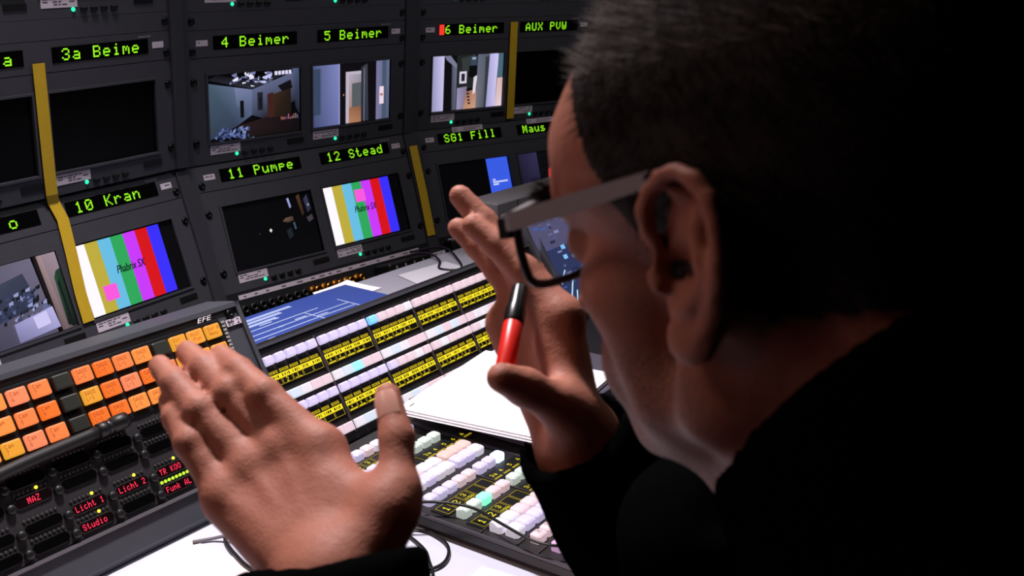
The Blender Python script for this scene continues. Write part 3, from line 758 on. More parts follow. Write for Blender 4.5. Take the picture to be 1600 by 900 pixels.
# clear block under the script
M=rotz_at(-.038,-.535,.7735,6.2)
t=thing('document_riser','glossy clear acrylic block lying on the flat switcher panel under the white script','riser',M)
MB().rbox(.155,-.100,0,.31,.215,.0205,.002,.0015).build('block',mat('smoky glossy acrylic',(126,120,136),.14,metal=.55,coat=.4),t)
# script: a stapled pile of sheets
t=thing('script','thick white script of stapled sheets lying on the clear block','script',rotz_at(.0645,-.628,.7945,14))
rs=random.Random(3); z=0
for k in range(9):
    th=.0007 if k<8 else .0004; mb=MB(); dx,dy=rs.uniform(-.003,.003),rs.uniform(-.003,.003)
    if k in (2,5): dx-=.006
    mb.slab([(-.1275+dx,-.105+dy),(.1275+dx,-.105+dy),(.1275+dx,.105+dy),(-.1275+dx,.105+dy)],z,z+th); z+=th+.0002
    mb.build('sheet',PAPER,t)
MB().box(-.115,.094,z,-.103,.0955,z+.0006).build('staple',mat('staple steel',(150,150,155),.3,metal=1),t)
# loose sheets on the white desk
flat_sheet(rect(-.503,-.720,.21,.297,8),.7506,.0004,'paper_sheet',PAPERP,'loose paper sheet on the white desk left of the gesturing hand, under the intercom panel','paper')
flat_sheet(rect(-.293,-.972,.148,.21,12),.7506,.0004,'paper_sheet',PAPERP,'pinkish loose paper sheet at the near edge of the desk beside the flat switcher panel','paper')
# blue plan on the ledge with white line drawing
BLUE=mat('blueprint blue',(44,66,140),.6,noise=.06)
WL=mat('plan white lines',(150,166,205),.6)
t=thing('floor_plan','blue printed floor plan with white lines, lying on the ledge behind the slanted panel','plan',rotz_at(-.035,-.300,.8555,5))
mb=MB(); n=12; vs=[];fs=[]
def lift(x,y): return .0015+.012*max(0,(-x-.02)/.15)**2*0+.004*math.sin(x*9+1)*.5+.002
for s in (1,0):
    for j in range(n+1):
        for i in range(n+1):
            x=-.16+.33*i/n; y=-.105+.185*j/n; vs.append((x,y,lift(x,y)+s*.0004))
N=(n+1)**2
for j in range(n):
    for i in range(n):
        k=j*(n+1)+i; fs.append((k,k+1,k+n+2,k+n+1)); fs.append((N+k,N+k+n+1,N+k+n+2,N+k+1))
edge=[i for i in range(n)]+[n+j*(n+1) for j in range(n)]+[(n+1)*n+n-i for i in range(n)]+[(n-j)*(n+1) for j in range(n)]
for a,b in zip(edge,edge[1:]+edge[:1]): fs.append((a,N+a,N+b,b))
sheet=mb.add(vs,fs).build('sheet',BLUE,t)
mb=MB()
def pl(x0,y0,x1,y1,wd=.002):
    n_=8
    for k in range(n_):
        a=k/n_;b=(k+1)/n_; xa,ya,xb,yb=x0+(x1-x0)*a,y0+(y1-y0)*a,x0+(x1-x0)*b,y0+(y1-y0)*b
        L=math.hypot(x1-x0,y1-y0); nx,ny=-(y1-y0)/L*wd/2,(x1-x0)/L*wd/2
        mb.add([(xa+nx,ya+ny,lift(xa,ya)+.0008),(xa-nx,ya-ny,lift(xa,ya)+.0008),(xb-nx,yb-ny,lift(xb,yb)+.0008),(xb+nx,yb+ny,lift(xb,yb)+.0008)],[(0,1,2,3)])
for y,a,b in ((-.075,-.14,-.03),(-.05,-.14,.02),(-.028,-.12,.08),(-.012,-.14,.10),(.004,-.10,.10),(.022,-.14,.05),(.05,-.13,-.02)): pl(a,y,b,y,.003)
for x,a,b in ((-.14,-.075,.05),(-.03,-.09,-.03),(.02,-.05,.02),(.10,-.02,.03)): pl(x,a,x,b,.003)
for y,a,b in ((.040,-.10,-.02),(.052,-.12,.0),(.063,-.08,.03)): pl(a,y,b,y,.008)
rs=random.Random(12)
for k in range(14):
    a=rs.uniform(-.13,.12); y=rs.uniform(-.09,.06); pl(a,y,a+rs.uniform(.01,.03),y,.004)
mb.build('line_drawing',WL,t)
flat_sheet([(.03,-.275),(.165,-.255),(.150,-.185),(.07,-.19)],.8560,.0004,'paper_sheet',PAPER,'white sheet half under the blue floor plan, below the gold connectors','paper',curl=.004)
flat_sheet([(.205,-.350),(.345,-.34),(.355,-.22),(.235,-.22)],.8560,.0004,'paper_sheet',mat('grey paper',(196,194,204),.8),'grey-white sheet on the ledge under the small black knob box','paper')  # one even grey-white paper colour
# grey box with a bar code sticker standing on the ledge
t=thing('control_box','grey control box with a bar code sticker, standing on the ledge before the right rack','control box',rotz_at(.583,-.225,.855,5))
GB=mat('mid grey paint',(128,124,128),.5,noise=.05)
MB().rbox(0,0,0,.30,.07,.103,.004,.003).build('case',GB,t)
mb=MB(); r=random.Random(4)
mb.box(-.1345,-.0362,.040,-.1215,-.035,.080,0); y=.043
while y<.077: l=r.uniform(.0008,.0022); mb.add([(-.133,-.0364,y),(-.123,-.0364,y),(-.123,-.0364,y+l),(-.133,-.0364,y+l)],[(0,1,2,3)],1); y+=l+r.uniform(.0008,.002)
mb.build('barcode_sticker',[STICK,INK],t)
mb=MB(); vs,fs=outline_text('Vz',.014,.2); mb.add([(-.092+v[0],-.0353,.080+v[1]) for v in vs],fs); mb.build('maker_mark',INK,t)
MB().box(-.0835,-.0356,.004,-.0815,-.0349,.1).build('seam',BLACK,t)
# touch screen beyond the slanted panel
P1f=frame(5.84,55.5,(-.2307,-.4690,.8895))
t=thing('touch_screen','bluish lit touch screen at the far right end of the slanted panel','screen',P1f@Matrix.Translation((.745,-.12,0)))
MB().rbox(0,.10,-.03,.225,.205,.036,.006,.004).build('frame',mat('grey screen frame',(70,68,76),.4),t)
mb=MB(); r=random.Random(8); z=.0063
mb.poly([(-.10,.01),(.10,.01),(.10,.19),(-.10,.19)],z,0,(46,54,92))
mb.poly([(-.10,.125),(.10,.125),(.10,.19),(-.10,.19)],z+.0001,0,(84,80,112))
for k in range(70):
    a=r.uniform(-.097,.07); b=r.uniform(.015,.18); w_=r.uniform(.004,.022); h_=r.uniform(.002,.006)
    mb.quad(a,b,a+w_,b+h_,z+.0002,0,r.choice([(96,104,150),(70,80,130),(128,132,176),(60,96,170),(40,44,76)]))
for a,b in ((-.06,.10),(-.02,.085),(-.055,.118)): mb.quad(a,b,a+.012,b+.008,z+.0003,0,(130,196,250))
for x0,y0,x1,y1 in ((-.09,.02,-.055,.06),(-.085,-.0,-.06,.035),(-.095,.055,-.07,.075)):
    L=math.hypot(x1-x0,y1-y0); nx,ny=-(y1-y0)/L*.0016,(x1-x0)/L*.0016
    mb.poly([(x0+nx,y0+ny),(x0-nx,y0-ny),(x1-nx,y1-ny),(x1+nx,y1+ny)],z+.0004,0,(190,236,255))
mb.build('picture',PIC,t)
MB().box(-.02,.05,-.12,.02,.10,-.03).build('stand',BLACK,t)
# cables
def cable(pts,r,label,grp=None,M=None,name='cable'):
    o=MB().tube(pts,r,8,sub=8).build(name,M or CABLE,smooth=True); tag(o,label,'cable',grp); return o
cable([(-.300,-.700,.7535),(-.255,-.712,.7535),(-.242,-.735,.7535),(-.232,-.755,.7535),(-.234,-.785,.7535),(-.245,-.806,.7535),(-.266,-.820,.7535),(-.288,-.819,.7535),(-.330,-.80,.7535)],.0020,'thin black cable looping on the white desk beside the gesturing hand')
cable([(-.252,-.748,.7535),(-.262,-.784,.7535),(-.276,-.806,.7535),(-.300,-.835,.7535),(-.350,-.86,.7535)],.0018,'short thin black cable inside the loop of the desk cable')
cable([(-.38,-.68,.7535),(-.30,-.70,.7560),(-.262,-.728,.766),(-.240,-.746,.787),(-.218,-.769,.7885),(-.204,-.806,.7885),(-.211,-.856,.7895),(-.216,-.903,.7895),(-.205,-.930,.7885),(-.18,-.939,.7885),(-.14,-.935,.7885),(-.09,-.93,.7885)],.0018,'thin black cable lying across the keys of the flat switcher panel')
cable([(-.380,-.560,.7535),(-.378,-.575,.7535),(-.397,-.601,.7535),(-.408,-.636,.7535),(-.413,-.674,.7535),(-.40,-.72,.7535)],.0024,'black cable on the white desk running behind the gesturing wrist')
cable([(-.423,-.575,.7535),(-.405,-.585,.7535),(-.392,-.602,.7575),(-.376,-.63,.7535)],.0020,'short grey cable end on the white desk just below the intercom panel',M=mat('grey cable',(120,116,122),.5))
cable([(.40,-.08,.84),(.41,-.16,.862),(.37,-.24,.858),(.33,-.28,.858),(.31,-.25,.858),(.345,-.215,.859),(.36,-.17,.862),(.40,-.07,.83)],.0022,'black cable curled on the ledge below the right rack')
# ------------------------------------------------------------------ the person: one continuous skin from a distance field
HF=-.64*RT+.0*UP+.77*FW; HF/=np.linalg.norm(HF)
HU=np.array([0,0,1.])-HF[2]*HF; HU/=np.linalg.norm(HU); HL=np.cross(HU,HF)
HO=np.array([-.6130,-1.3660,1.2810])
HM=np.stack([HL,HF,HU],1)
def hw(p): return HO+HM@(np.array(p,float)/1000)

def rc(P,a,b,r1,r2):
    a=np.asarray(a,float);b=np.asarray(b,float); ba=b-a; pa=P-a
    h=np.clip(pa@ba/(ba@ba),0,1); q=pa-h[:,None]*ba
    return np.sqrt(np.einsum('ij,ij->i',q,q))-(r1+(r2-r1)*h)
def ell(P,c,r,Rm=None):
    q=P-np.asarray(c,float)
    if Rm is not None: q=q@Rm
    r=np.asarray(r,float); k0=np.linalg.norm(q/r,axis=1); k1=np.linalg.norm(q/(r*r),axis=1)+1e-9
    return k0*(k0-1)/k1
def smin(a,b,k):
    h=np.maximum(k-np.abs(a-b),0)/k; return np.minimum(a,b)-h*h*k*.25
def smax(a,b,k): return -smin(-a,-b,k)
def chain(P,L,k):
    d=None
    for f in L: d=f if d is None else smin(d,f,k)
    return d

# ear: curves in the plane of the ear (a back, b up, c outward), millimetres
ang=R(7); tl=R(2)
EA=np.array([math.sin(ang),-math.cos(ang),0]); EC=np.array([math.cos(ang),math.sin(ang),0]); EBv=np.array([0,0,1.])
ea=math.cos(tl)*EA+math.sin(tl)*EBv*-1; eb=math.cos(tl)*EBv+math.sin(tl)*EA
EM=np.stack([ea,eb,EC],1); EO=np.array([75.,5.,-1.])
HELIX=[(12,-1,1),(6,5,5),(2,14,7),(2,23,8),(6,31,8),(13,37,8),(21,38.5,8),(29,35,8),(35,27,8),(37,16,7.5),(36,5,7),(33,-6,6),(29,-16,4.5),(24,-25,3.5),(18,-33,3)]
ANTI=[(15,31,4),(21,25,5),(25.5,15,6),(27,4,6.5),(25,-7,6.5),(20,-15,6),(14,-18,5.5)]
def ear(qm):
    e=(qm-EO)@EM/np.array([1.0,.87,.90])
    plate=ell(e,(20,1,0),(17,33,3.4))
    plate=smin(plate,ell(e,(15,-25,1),(11,13,4)),5)
    hel=chain(e,[rc(e,a,b,3.5 if i>1 else 2.9,3.5) for i,(a,b) in enumerate(zip(HELIX[:-1],HELIX[1:]))],1.2)
    ant=chain(e,[rc(e,a,b,3.0,3.0) for a,b in zip(ANTI[:-1],ANTI[1:])],1.2)
    d=smin(smin(plate,hel,3.0),ant,3.5)
    d=smin(d,ell(e,(3,-6,5),(4,7.5,4.2)),4)            # tragus
    d=smin(d,ell(e,(14,-32,3),(10.5,9.5,4.6)),5)         # lobe
    d=smax(d,-ell(e,(13.5,-1,6.5),(8,11,8)),3)         # bowl
    d=smax(d,-ell(e,(20,24,8),(4.5,8,5)),2.5)
    d=smax(d,-rc(e,(9,-3,8),(8,-2,-12),3.2,2.8),2)
    return d
def head(P):
    q=((P-HO)@HM)*1000; x=np.abs(q[:,0]); qm=np.stack([x,q[:,1],q[:,2]],1)
    d=ell(q,(0,-10,44),(74,92,85))
    d=smin(d,ell(q,(0,36,40),(70,70,54)),18)
    d=smin(d,ell(qm,(0,44,-26),(53,46,62)),20)
    d=smin(d,rc(qm,(0,89,20),(40,80,22),12,10),12)
    d=smin(d,ell(qm,(43,52,-16),(15,28,16)),14)
    d=smin(d,rc(qm,(59,2,-18),(53,2,-60),13,15),14)
    d=smin(d,rc(qm,(53,2,-58),(14,68,-84),14,16),16)
    d=smin(d,ell(q,(0,76,-86),(20,15,15)),10)
    d=smin(d,ell(qm,(12,75,-54),(27,20,25)),14)
    d=smin(d,rc(qm,(44,50,-20),(40,44,-62),14,14),16)
    d=smax(d,-ell(qm,(33,103,4),(16,14,12)),9)
    d=smin(d,ell(qm,(33,79,3),(14,14,12)),3)
    d=smin(d,rc(q,(0,97,14),(0,116,-22),7.5,10.5),7)
    d=smin(d,ell(qm,(12,107,-28),(8,10,8)),5)
    d=smin(d,rc(qm,(0,100,-56),(17,93,-57),5,3.5),4); d=smin(d,rc(qm,(0,99,-66),(16,92,-65),6,4),4)
    d=smax(d,-rc(qm,(0,107,-60.5),(22,97,-60.5),1.3,1.0),1.5)
    d=smin(d,rc(q,(0,-24,-10),(0,-62,-125),55,58),18)
    d=smin(d,rc(q,(0,20,-80),(0,-20,-130),40,45),20)
    d=smin(d,rc(qm,(50,-22,-30),(20,10,-140),16,14),14)
    near=x>45
    if near.any():
        e=np.full(len(q),50.); e[near]=ear(qm[near])*.93; d=smin(d,e,6)
    d=d+.35*np.sin(q[:,0]*.21+q[:,2]*.11)*np.sin(q[:,1]*.17-q[:,2]*.13)
    return d/1000

def hand(wrist,mcp,tips,thumb,nb,bow=(.010,.008),thick=.0135,knuck=.0108,tk=1.0):
    """returns distance function and nail frames; nb points out of the back of the hand"""
    wrist=np.array(wrist); mcp=[np.array(p) for p in mcp]; tips=[np.array(p) for p in tips]; nb=np.array(nb)/np.linalg.norm(nb)
    F=[]; nails=[]
    for i in range(4):
        m0,t=mcp[i],tips[i]; sc=(1.06,1.08,1.03,.92)[i]
        p1=m0+(t-m0)*.46+nb*bow[0]; p2=m0+(t-m0)*.75+nb*bow[1]
        F.append([(m0,p1,.0106*sc,.0092*sc),(p1,p2,.0093*sc,.0082*sc),(p2,t,.0082*sc,.0069*sc),(p1+nb*.001,p1+nb*.0011,.0092*sc,.0092*sc)])
        ax=(t-p2)/np.linalg.norm(t-p2); nails.append((p2+(t-p2)*.80+ nb*.0062*sc,ax,nb,.0058*sc))
    w1=wrist+(mcp[0]-mcp[3])*.16; w2=wrist-(mcp[0]-mcp[3])*.16
    Pm=[(w1+(w2-w1)*i/3, mcp[i]-nb*.003, thick*1.05, thick*.93) for i in range(4)]
    Pm += [(w1-nb*.004,thumb[1]*.5+thumb[0]*.5,thick,thick*1.1),(wrist-(mcp[0]-mcp[3])*.18-nb*.006,mcp[3]-nb*.008,thick*.95,thick*.8)]
    T=[(thumb[0],thumb[1],.0160,.0118),(thumb[1],thumb[2],.0112*tk,.0096*tk),(thumb[2],thumb[3],.0100*tk,.0080*tk)]
    web=[(thumb[0]*.35+thumb[1]*.65, mcp[0]-nb*.006-(mcp[0]-wrist)*.22,.0095,.0105)]
    kn=[(mcp[i]+nb*.0022,knuck*(1,1.05,1,.9)[i]) for i in range(4)]
    tend=[(wrist+nb*.0105,mcp[i]+nb*.0085,.0028,.0026) for i in range(4)]
    ax=(thumb[3]-thumb[2])/np.linalg.norm(thumb[3]-thumb[2]); 
    s=np.cross(ax,nb); tn=np.cross(s,ax); tn/=np.linalg.norm(tn)
    nails.append((thumb[2]+(thumb[3]-thumb[2])*.72+tn*.0080,ax,tn,.0070))
    c=wrist*.5+mcp[1]*.5
    def f(P):
        palm=chain(P,[rc(P,*a) for a in Pm],.014)
        for c_,r_ in kn: palm=smin(palm,np.linalg.norm(P-c_,axis=1)-r_,.010)
        for a in tend: palm=smin(palm,rc(P,*a),.004)
        fd=None
        for L in F:
            q=chain(P,[rc(P,*a) for a in L],.003); fd=q if fd is None else np.minimum(fd,q)
        d=smin(palm,fd,.007)
        th=chain(P,[rc(P,*a) for a in T],.005)
        d=smin(d,th,.008)
        for a in web: d=smin(d,rc(P,*a),.016)
        return d
    return f,nails,c
# left hand, fingers stretched towards the panels, back of the hand to the camera side
LW=at(522,908,.55)
Lm=[at(502,702,.598),at(448,702,.606),at(398,734,.604),at(354,778,.598)]
Lt=[at(345,556,.655),at(293,550,.668),at(250,572,.658),at(264,626,.643)]
Lth=[at(585,838,.555),at(622,765,.566),at(620,685,.580),at(606,618,.594)]
nL=np.cross(Lm[0]-Lm[3],Lt[1]-Lm[1]); nL*=-np.sign(nL@FW)
handL,nailL,cL=hand(LW,Lm,Lt,Lth,nL,tk=.92)
# right hand, raised, thumb side to the camera, marker between thumb and palm
RW=at(908,705,.668)
Rm=[at(880,496,.664),at(846,482,.680),at(822,486,.694),at(802,500,.704)]
Rt=[at(738,352,.690),at(719,306,.704),at(716,356,.722),at(792,446,.738)]
Rth=[at(922,668,.658),at(868,630,.630),at(820,605,.616),at(784,590,.604)]
nR=.80*RT+.30*UP+.52*FW; fdir=Rt[1]-Rm[1]; nR=nR-fdir*(nR@fdir)/(fdir@fdir)
handR,nailR,cR=hand(RW,Rm,Rt,Rth,nR,bow=(.004,.003),thick=.0125,tk=1.1)
LE=np.array([-.765,-1.270,.865]); RE=np.array([-.385,-1.225,.885])
LS=np.array([-.815,-1.475,1.065]); RS=np.array([-.440,-1.455,1.060])
NB=hw((0,-80,-150))
CH=np.array([-.630,-1.515,.98]); PE=np.array([-.630,-1.66,.56])
def dirn(a,b): return (b-a)/np.linalg.norm(b-a)
def torso(P,g):
    d=rc(P,hw((0,-55,-110)),NB,.056+g,.058+g)
    d=smin(d,rc(P,LS,RS,.056+g,.056+g),.05)
    d=smin(d,rc(P,NB,LS,.05+g,.05+g),.04); d=smin(d,rc(P,NB,RS,.05+g,.05+g),.04)
    d=smin(d,ell(P,CH,(.165+g,.115+g,.18+g),Rx(R(14))),.06)
    d=smin(d,ell(P,(CH+PE)/2,(.160+g,.125+g,.20+g),Rx(R(14))),.06)
    d=smin(d,ell(P,PE+np.array([0,0,.02]),(.165+g,.125+g,.12+g)),.05)
    return d
def arms(P,g):
    d=chain(P,[rc(P,LS,LE,.048+g,.038+g),rc(P,LE,LW-dirn(LE,LW)*.0,.038+g,.0265+g)],.02)
    e=chain(P,[rc(P,RS,RE,.048+g,.038+g),rc(P,RE,RW,.038+g,.0265+g)],.02)
    return d,e
GROUPS=[(head,HO+HM@np.array([0,-10,-10])/1000,.175,.02),(lambda P:torso(P,0),np.array([-.63,-1.55,.85]),.52,.03),
    (lambda P:arms(P,0)[0],(LS+LE+LW)/3,.27,.02),(lambda P:arms(P,0)[1],(RS+RE+RW)/3,.27,.02),(handL,cL,.16,.012),(handR,cR,.16,.012)]
def body(P,center=None,half=0):
    d=None
    for f,c,r,k in GROUPS:
        if center is not None and np.linalg.norm(center-c)>r+half+.03: continue
        q=f(P); d=q if d is None else smin(d,q,k)
    if d is None: d=np.full(len(P),.2)
    return d

def surface(fn,lo,hi,h,n=20):
    """surface nets over the blocks the surface passes through"""
    lo=np.array(lo);hi=np.array(hi); nb=np.ceil((hi-lo)/(h*n)).astype(int); half=h*n*.5*1.74
    I=np.stack(np.meshgrid(*[np.arange(k) for k in nb],indexing='ij'),-1).reshape(-1,3)
    big=(nb*n+2).astype(np.int64); gid=lambda a:(a[...,0]*big[1]+a[...,1])*big[2]+a[...,2]
    V=[];ID=[];E=[]
    loc=np.stack(np.meshgrid(*[np.arange(n+1)]*3,indexing='ij'),-1)
    for b in I:
        c=lo+(b+.5)*h*n; d0=fn(c[None],c,half)[0]
        if abs(d0)>half*1.25+.035: continue
        g=loc+b*n; P=(lo+g*h).reshape(-1,3); D=fn(P,c,half).reshape(n+1,n+1,n+1)
        S=D<0
        if S.all() or not S.any(): continue
        cnt=np.zeros((n,n,n)); acc=np.zeros((n,n,n,3))
        for ax in range(3):
            a=[slice(None)]*3; e=[slice(None)]*3; a[ax]=slice(0,n); e[ax]=slice(1,n+1)
            A,B=D[tuple(a)],D[tuple(e)]; cr=(A<0)!=(B<0); t=np.where(cr,A/(A-B+1e-12),0)
            pt=loc[tuple(a)].astype(float).copy(); pt[...,ax]+=t; pt*=cr[...,None]
            o=[i for i in range(3) if i!=ax]
            for u in (0,1):
                for v in (0,1):
                    s=[slice(0,n)]*3; s[o[0]]=slice(u,u+n); s[o[1]]=slice(v,v+n)
                    cnt+=cr[tuple(s)]; acc+=pt[tuple(s)]
            # edges owned by this block
            s=[slice(0,n)]*3; ii=np.argwhere(cr[tuple(s)])
            if len(ii):
                gg=ii+b*n; sg=S[tuple(a)][tuple(s)][tuple(ii.T)]
                e0=np.zeros(3,int);e1=np.zeros(3,int); e0[(ax+1)%3]=1; e1[(ax+2)%3]=1
                E.append(np.stack([gid(gg-e0-e1),gid(gg-e1),gid(gg),gid(gg-e0)],1)[np.arange(len(ii))[:,None],np.where(sg[:,None],[0,1,2,3],[3,2,1,0])])
        k=np.argwhere(cnt>0); V.append(lo+(acc[tuple(k.T)]/cnt[tuple(k.T)][:,None]+b*n)*h); ID.append(gid(k+b*n))
    V=np.concatenate(V);ID=np.concatenate(ID);E=np.concatenate(E)
    o=np.argsort(ID); ID=ID[o];V=V[o]; F=np.searchsorted(ID,E); F=np.minimum(F,len(ID)-1)
    ok=(ID[F]==E).all(1); return V,F[ok]
def to_mesh(name,V,F,M):
    me=bpy.data.meshes.new(name); me.vertices.add(len(V)); me.vertices.foreach_set('co',V.astype(np.float32).ravel())
    me.loops.add(F.size); me.loops.foreach_set('vertex_index',F.astype(np.int32).ravel())
    me.polygons.add(len(F)); me.polygons.foreach_set('loop_start',np.arange(0,F.size,F.shape[1],dtype=np.int32))
    me.update(calc_edges=True); me.polygons.foreach_set('use_smooth',[True]*len(F)); me.materials.append(M); me.validate(); return me

def skin_mat():
    M=bpy.data.materials.new('skin'); M.use_nodes=True; N=M.node_tree.nodes; Lk=M.node_tree.links; b=N['Principled BSDF']
    tc=N.new('ShaderNodeTexCoord'); n=N.new('ShaderNodeTexNoise'); n.inputs['Scale'].default_value=38; n.inputs['Detail'].default_value=6
    Lk.new(tc.outputs['Object'],n.inputs['Vector'])
    mx=N.new('ShaderNodeMix'); mx.data_type='RGBA'; mx.inputs[6].default_value=(*lin((150,90,74)),1); mx.inputs[7].default_value=(*lin((184,120,98)),1); Lk.new(n.outputs[0],mx.inputs[0])
    at_=N.new('ShaderNodeAttribute'); at_.attribute_name='stubble'
    n3=N.new('ShaderNodeTexNoise'); n3.inputs['Scale'].default_value=900; n3.inputs['Detail'].default_value=2; Lk.new(tc.outputs['Object'],n3.inputs['Vector'])
    mr=N.new('ShaderNodeMapRange'); mr.inputs[1].default_value=.42; mr.inputs[2].default_value=.62; Lk.new(n3.outputs[0],mr.inputs[0])
    mu=N.new('ShaderNodeMath'); mu.operation='MULTIPLY'; Lk.new(at_.outputs['Fac'],mu.inputs[0]); Lk.new(mr.outputs[0],mu.inputs[1])
    m2=N.new('ShaderNodeMix'); m2.data_type='RGBA'; m2.inputs[7].default_value=(*lin((92,80,76)),1); Lk.new(mx.outputs[2],m2.inputs[6]); Lk.new(mu.outputs[0],m2.inputs[0])
    Lk.new(m2.outputs[2],b.inputs['Base Color']); b.inputs['Roughness'].default_value=.6; b.inputs['Specular IOR Level'].default_value=.3
    b.inputs['Subsurface Weight'].default_value=.12; b.inputs['Subsurface Radius'].default_value=(.006,.002,.001); b.inputs['Subsurface Scale'].default_value=.6
    v=N.new('ShaderNodeTexVoronoi'); v.inputs['Scale'].default_value=620; Lk.new(tc.outputs['Object'],v.inputs['Vector'])
    n4=N.new('ShaderNodeTexNoise'); n4.inputs['Scale'].default_value=160; n4.inputs['Detail'].default_value=5; Lk.new(tc.outputs['Object'],n4.inputs['Vector'])
    ad=N.new('ShaderNodeMath'); ad.operation='MULTIPLY_ADD'; ad.inputs[1].default_value=.35; Lk.new(v.outputs['Distance'],ad.inputs[0]); Lk.new(n4.outputs[0],ad.inputs[2])
    bp=N.new('ShaderNodeBump'); bp.inputs['Strength'].default_value=.32; bp.inputs['Distance'].default_value=.0013; Lk.new(ad.outputs[0],bp.inputs['Height']); Lk.new(bp.outputs[0],b.inputs['Normal'])
    return M
SKIN=skin_mat()
V,F=surface(body,(-.98,-1.86,.38),(-.26,-.92,1.45),.0027)
base=np.array([-.63,-1.62,0.])
pers=thing('person','person in black sweater and glasses leaning to the desk, both hands raised','person',tuple(base))
me=to_mesh('body',V-base,F,SKIN)
q=((V-HO)@HM)*1000; y,z=q[:,1],q[:,2]; inhead=np.linalg.norm(V-HO,axis=1)<.17
def ss(a,b,x): t=np.clip((x-a)/(b-a),0,1); return t*t*(3-2*t)
st=ss(-28,-44,z-.10*np.minimum(y-60,0))*ss(-10,8,y)*ss(-140,-115,z)*inhead*(1-ss(95,110,y)*0)
st=np.maximum(st,.75*ss(-34,-18,z)*(1-ss(36,48,z))*ss(6,12,y)*(1-ss(30,52,y))*inhead*(np.abs(q[:,0])<77))
me.attributes.new('stubble','FLOAT','POINT').data.foreach_set('value',(st*.85).astype(np.float32))
put('body',me,pers)
# hair: a close cropped cap of short strands
def scalp(q):
    x,y,z=np.abs(q[:,0]),q[:,1],q[:,2]
    line=np.where(y>12,-18+(y-12)*2.1,np.where(y>-14,-12+0*y,np.where(y>-30,-12-(-14-y)*.9,-26)))
    line=np.where(y>44,50+(y-44)*1.5-.006*np.maximum(0,60-x)**2*(y>60),line)
    return ss(-3,9,z-line)
hm=scalp(q)*inhead
onear=(np.abs(q[:,0])>76.5)&(z<40)&(y<12)&(y>-40)
hm=hm*~onear
fm=hm[F].min(1)>.25; Fh=F[fm]; used=np.unique(Fh); remap=np.full(len(V),-1); remap[used]=np.arange(len(used))
co=np.empty(len(V)*3,np.float32); nn=np.empty(len(V)*3,np.float32); me.vertices.foreach_get('co',co); me.vertices.foreach_get('normal',nn); co=co.reshape(-1,3);nn=nn.reshape(-1,3)
HAIR=mat('short dark hair',(41,35,31),.62,noise=.35,nscale=300,bump=.5,bscale=700,spec=.25); HAIRG=mat('grey hair',(98,88,82),.6,spec=.3)
capV=co[used]+nn[used]*(.0006+.0012*hm[used])[:,None]
# strands
ar=len(Fh); NS=15000; pick=RNG.integers(0,ar,NS); w4=RNG.dirichlet([1]*4,NS)
root=np.einsum('ij,ijk->ik',w4,co[Fh[pick]]); nr=np.einsum('ij,ijk->ik',w4,nn[Fh[pick]]); nr/=np.linalg.norm(nr,axis=1)[:,None]
ql=((root+base-HO)@HM)
flow=np.where((ql[:,2]>.07)[:,None],HF*.5-HU*.2,-HU*.75-HF*.55); flow=flow-nr*np.sum(flow*nr,1)[:,None]
ln=np.where(ql[:,2]>.05,np.where(ql[:,1]>.045,.0055,.0095),.0055)*RNG.uniform(.6,1.3,NS)*np.clip(.5+(hm[Fh[pick]].mean(1)),.5,1.3)
dirv=nr*.75+flow*.75+RNG.normal(0,.28,(NS,3)); dirv/=np.linalg.norm(dirv,axis=1)[:,None]
tip=root+dirv*ln[:,None]+flow*(ln*.25)[:,None]; side=np.cross(dirv,nr+.01); side/=np.linalg.norm(side,axis=1)[:,None]; wd=.00028
sV=np.concatenate([root+side*wd,root-side*wd*.5+nr*wd,root-side*wd*.5-nr*wd,tip]); k=np.arange(NS)
sF=np.concatenate([np.stack([k,k+NS,k+3*NS],1),np.stack([k+NS,k+2*NS,k+3*NS],1),np.stack([k+2*NS,k,k+3*NS],1)])
capT=remap[Fh]; capT=np.concatenate([capT[:,[0,1,2]],capT[:,[0,2,3]]])
hv=np.concatenate([capV,sV]); hf=np.concatenate([capT,sF+len(capV)])
hme=to_mesh('hair',hv,hf,HAIR); hme.materials.append(HAIRG)
grey=(RNG.random(NS)<np.clip(.40-.0*ql[:,2]+.5*(ql[:,1]>.0),0,.6)); mi=np.zeros(len(hf),np.int32); mi[len(capT):]=np.tile(grey,3).astype(np.int32)
if len(hme.polygons)==len(mi): hme.polygons.foreach_set('material_index',mi)
put('hair',hme,pers)
# eyebrows
bv=[]
for sgn in (-1,1):
    mbw=MB()
    for k in range(260):
        t=RNG.random(); p=hw((sgn*(12+43*t)+RNG.normal(0,1),101-13*t*t-3*t+RNG.normal(0,.6),22+5*math.sin(t*2.4)+RNG.normal(0,2)))
        d=(HL*sgn*.8+HF*.5+HU*RNG.normal(0,.25))*.009; s=HU*.0004
        mbw.add([p-base+s,p-base-s,p-base+HF*.0004,p-base+d],[(0,1,3),(1,2,3),(2,0,3)])
    mbw.build('eyebrow',HAIR,pers)
# finger nails
NAIL=mat('finger nail',(226,168,150),.25,spec=.6)
for c,ax,nb_,wd in nailL+nailR:
    s=np.cross(ax,nb_); s/=np.linalg.norm(s); mb=MB(); vs=[];nu=6;nv=6
    for i in range(nu+1):
        for j in range(nv+1):
            a=(i/nu-.5)*2; b=(j/nv-.5)*2; rr=1-.25*max(0,b)**3*a*a
            vs.append(c-base+s*a*wd*.95*rr+ax*b*wd*1.05+nb_*(wd*.42*(1-a*a*.9)-wd*.30-.06*wd*b*b))
    mb.add(vs,[(i*(nv+1)+j,(i+1)*(nv+1)+j,(i+1)*(nv+1)+j+1,i*(nv+1)+j+1) for i in range(nu) for j in range(nv)]); mb.build('finger_nail',NAIL,pers,True)
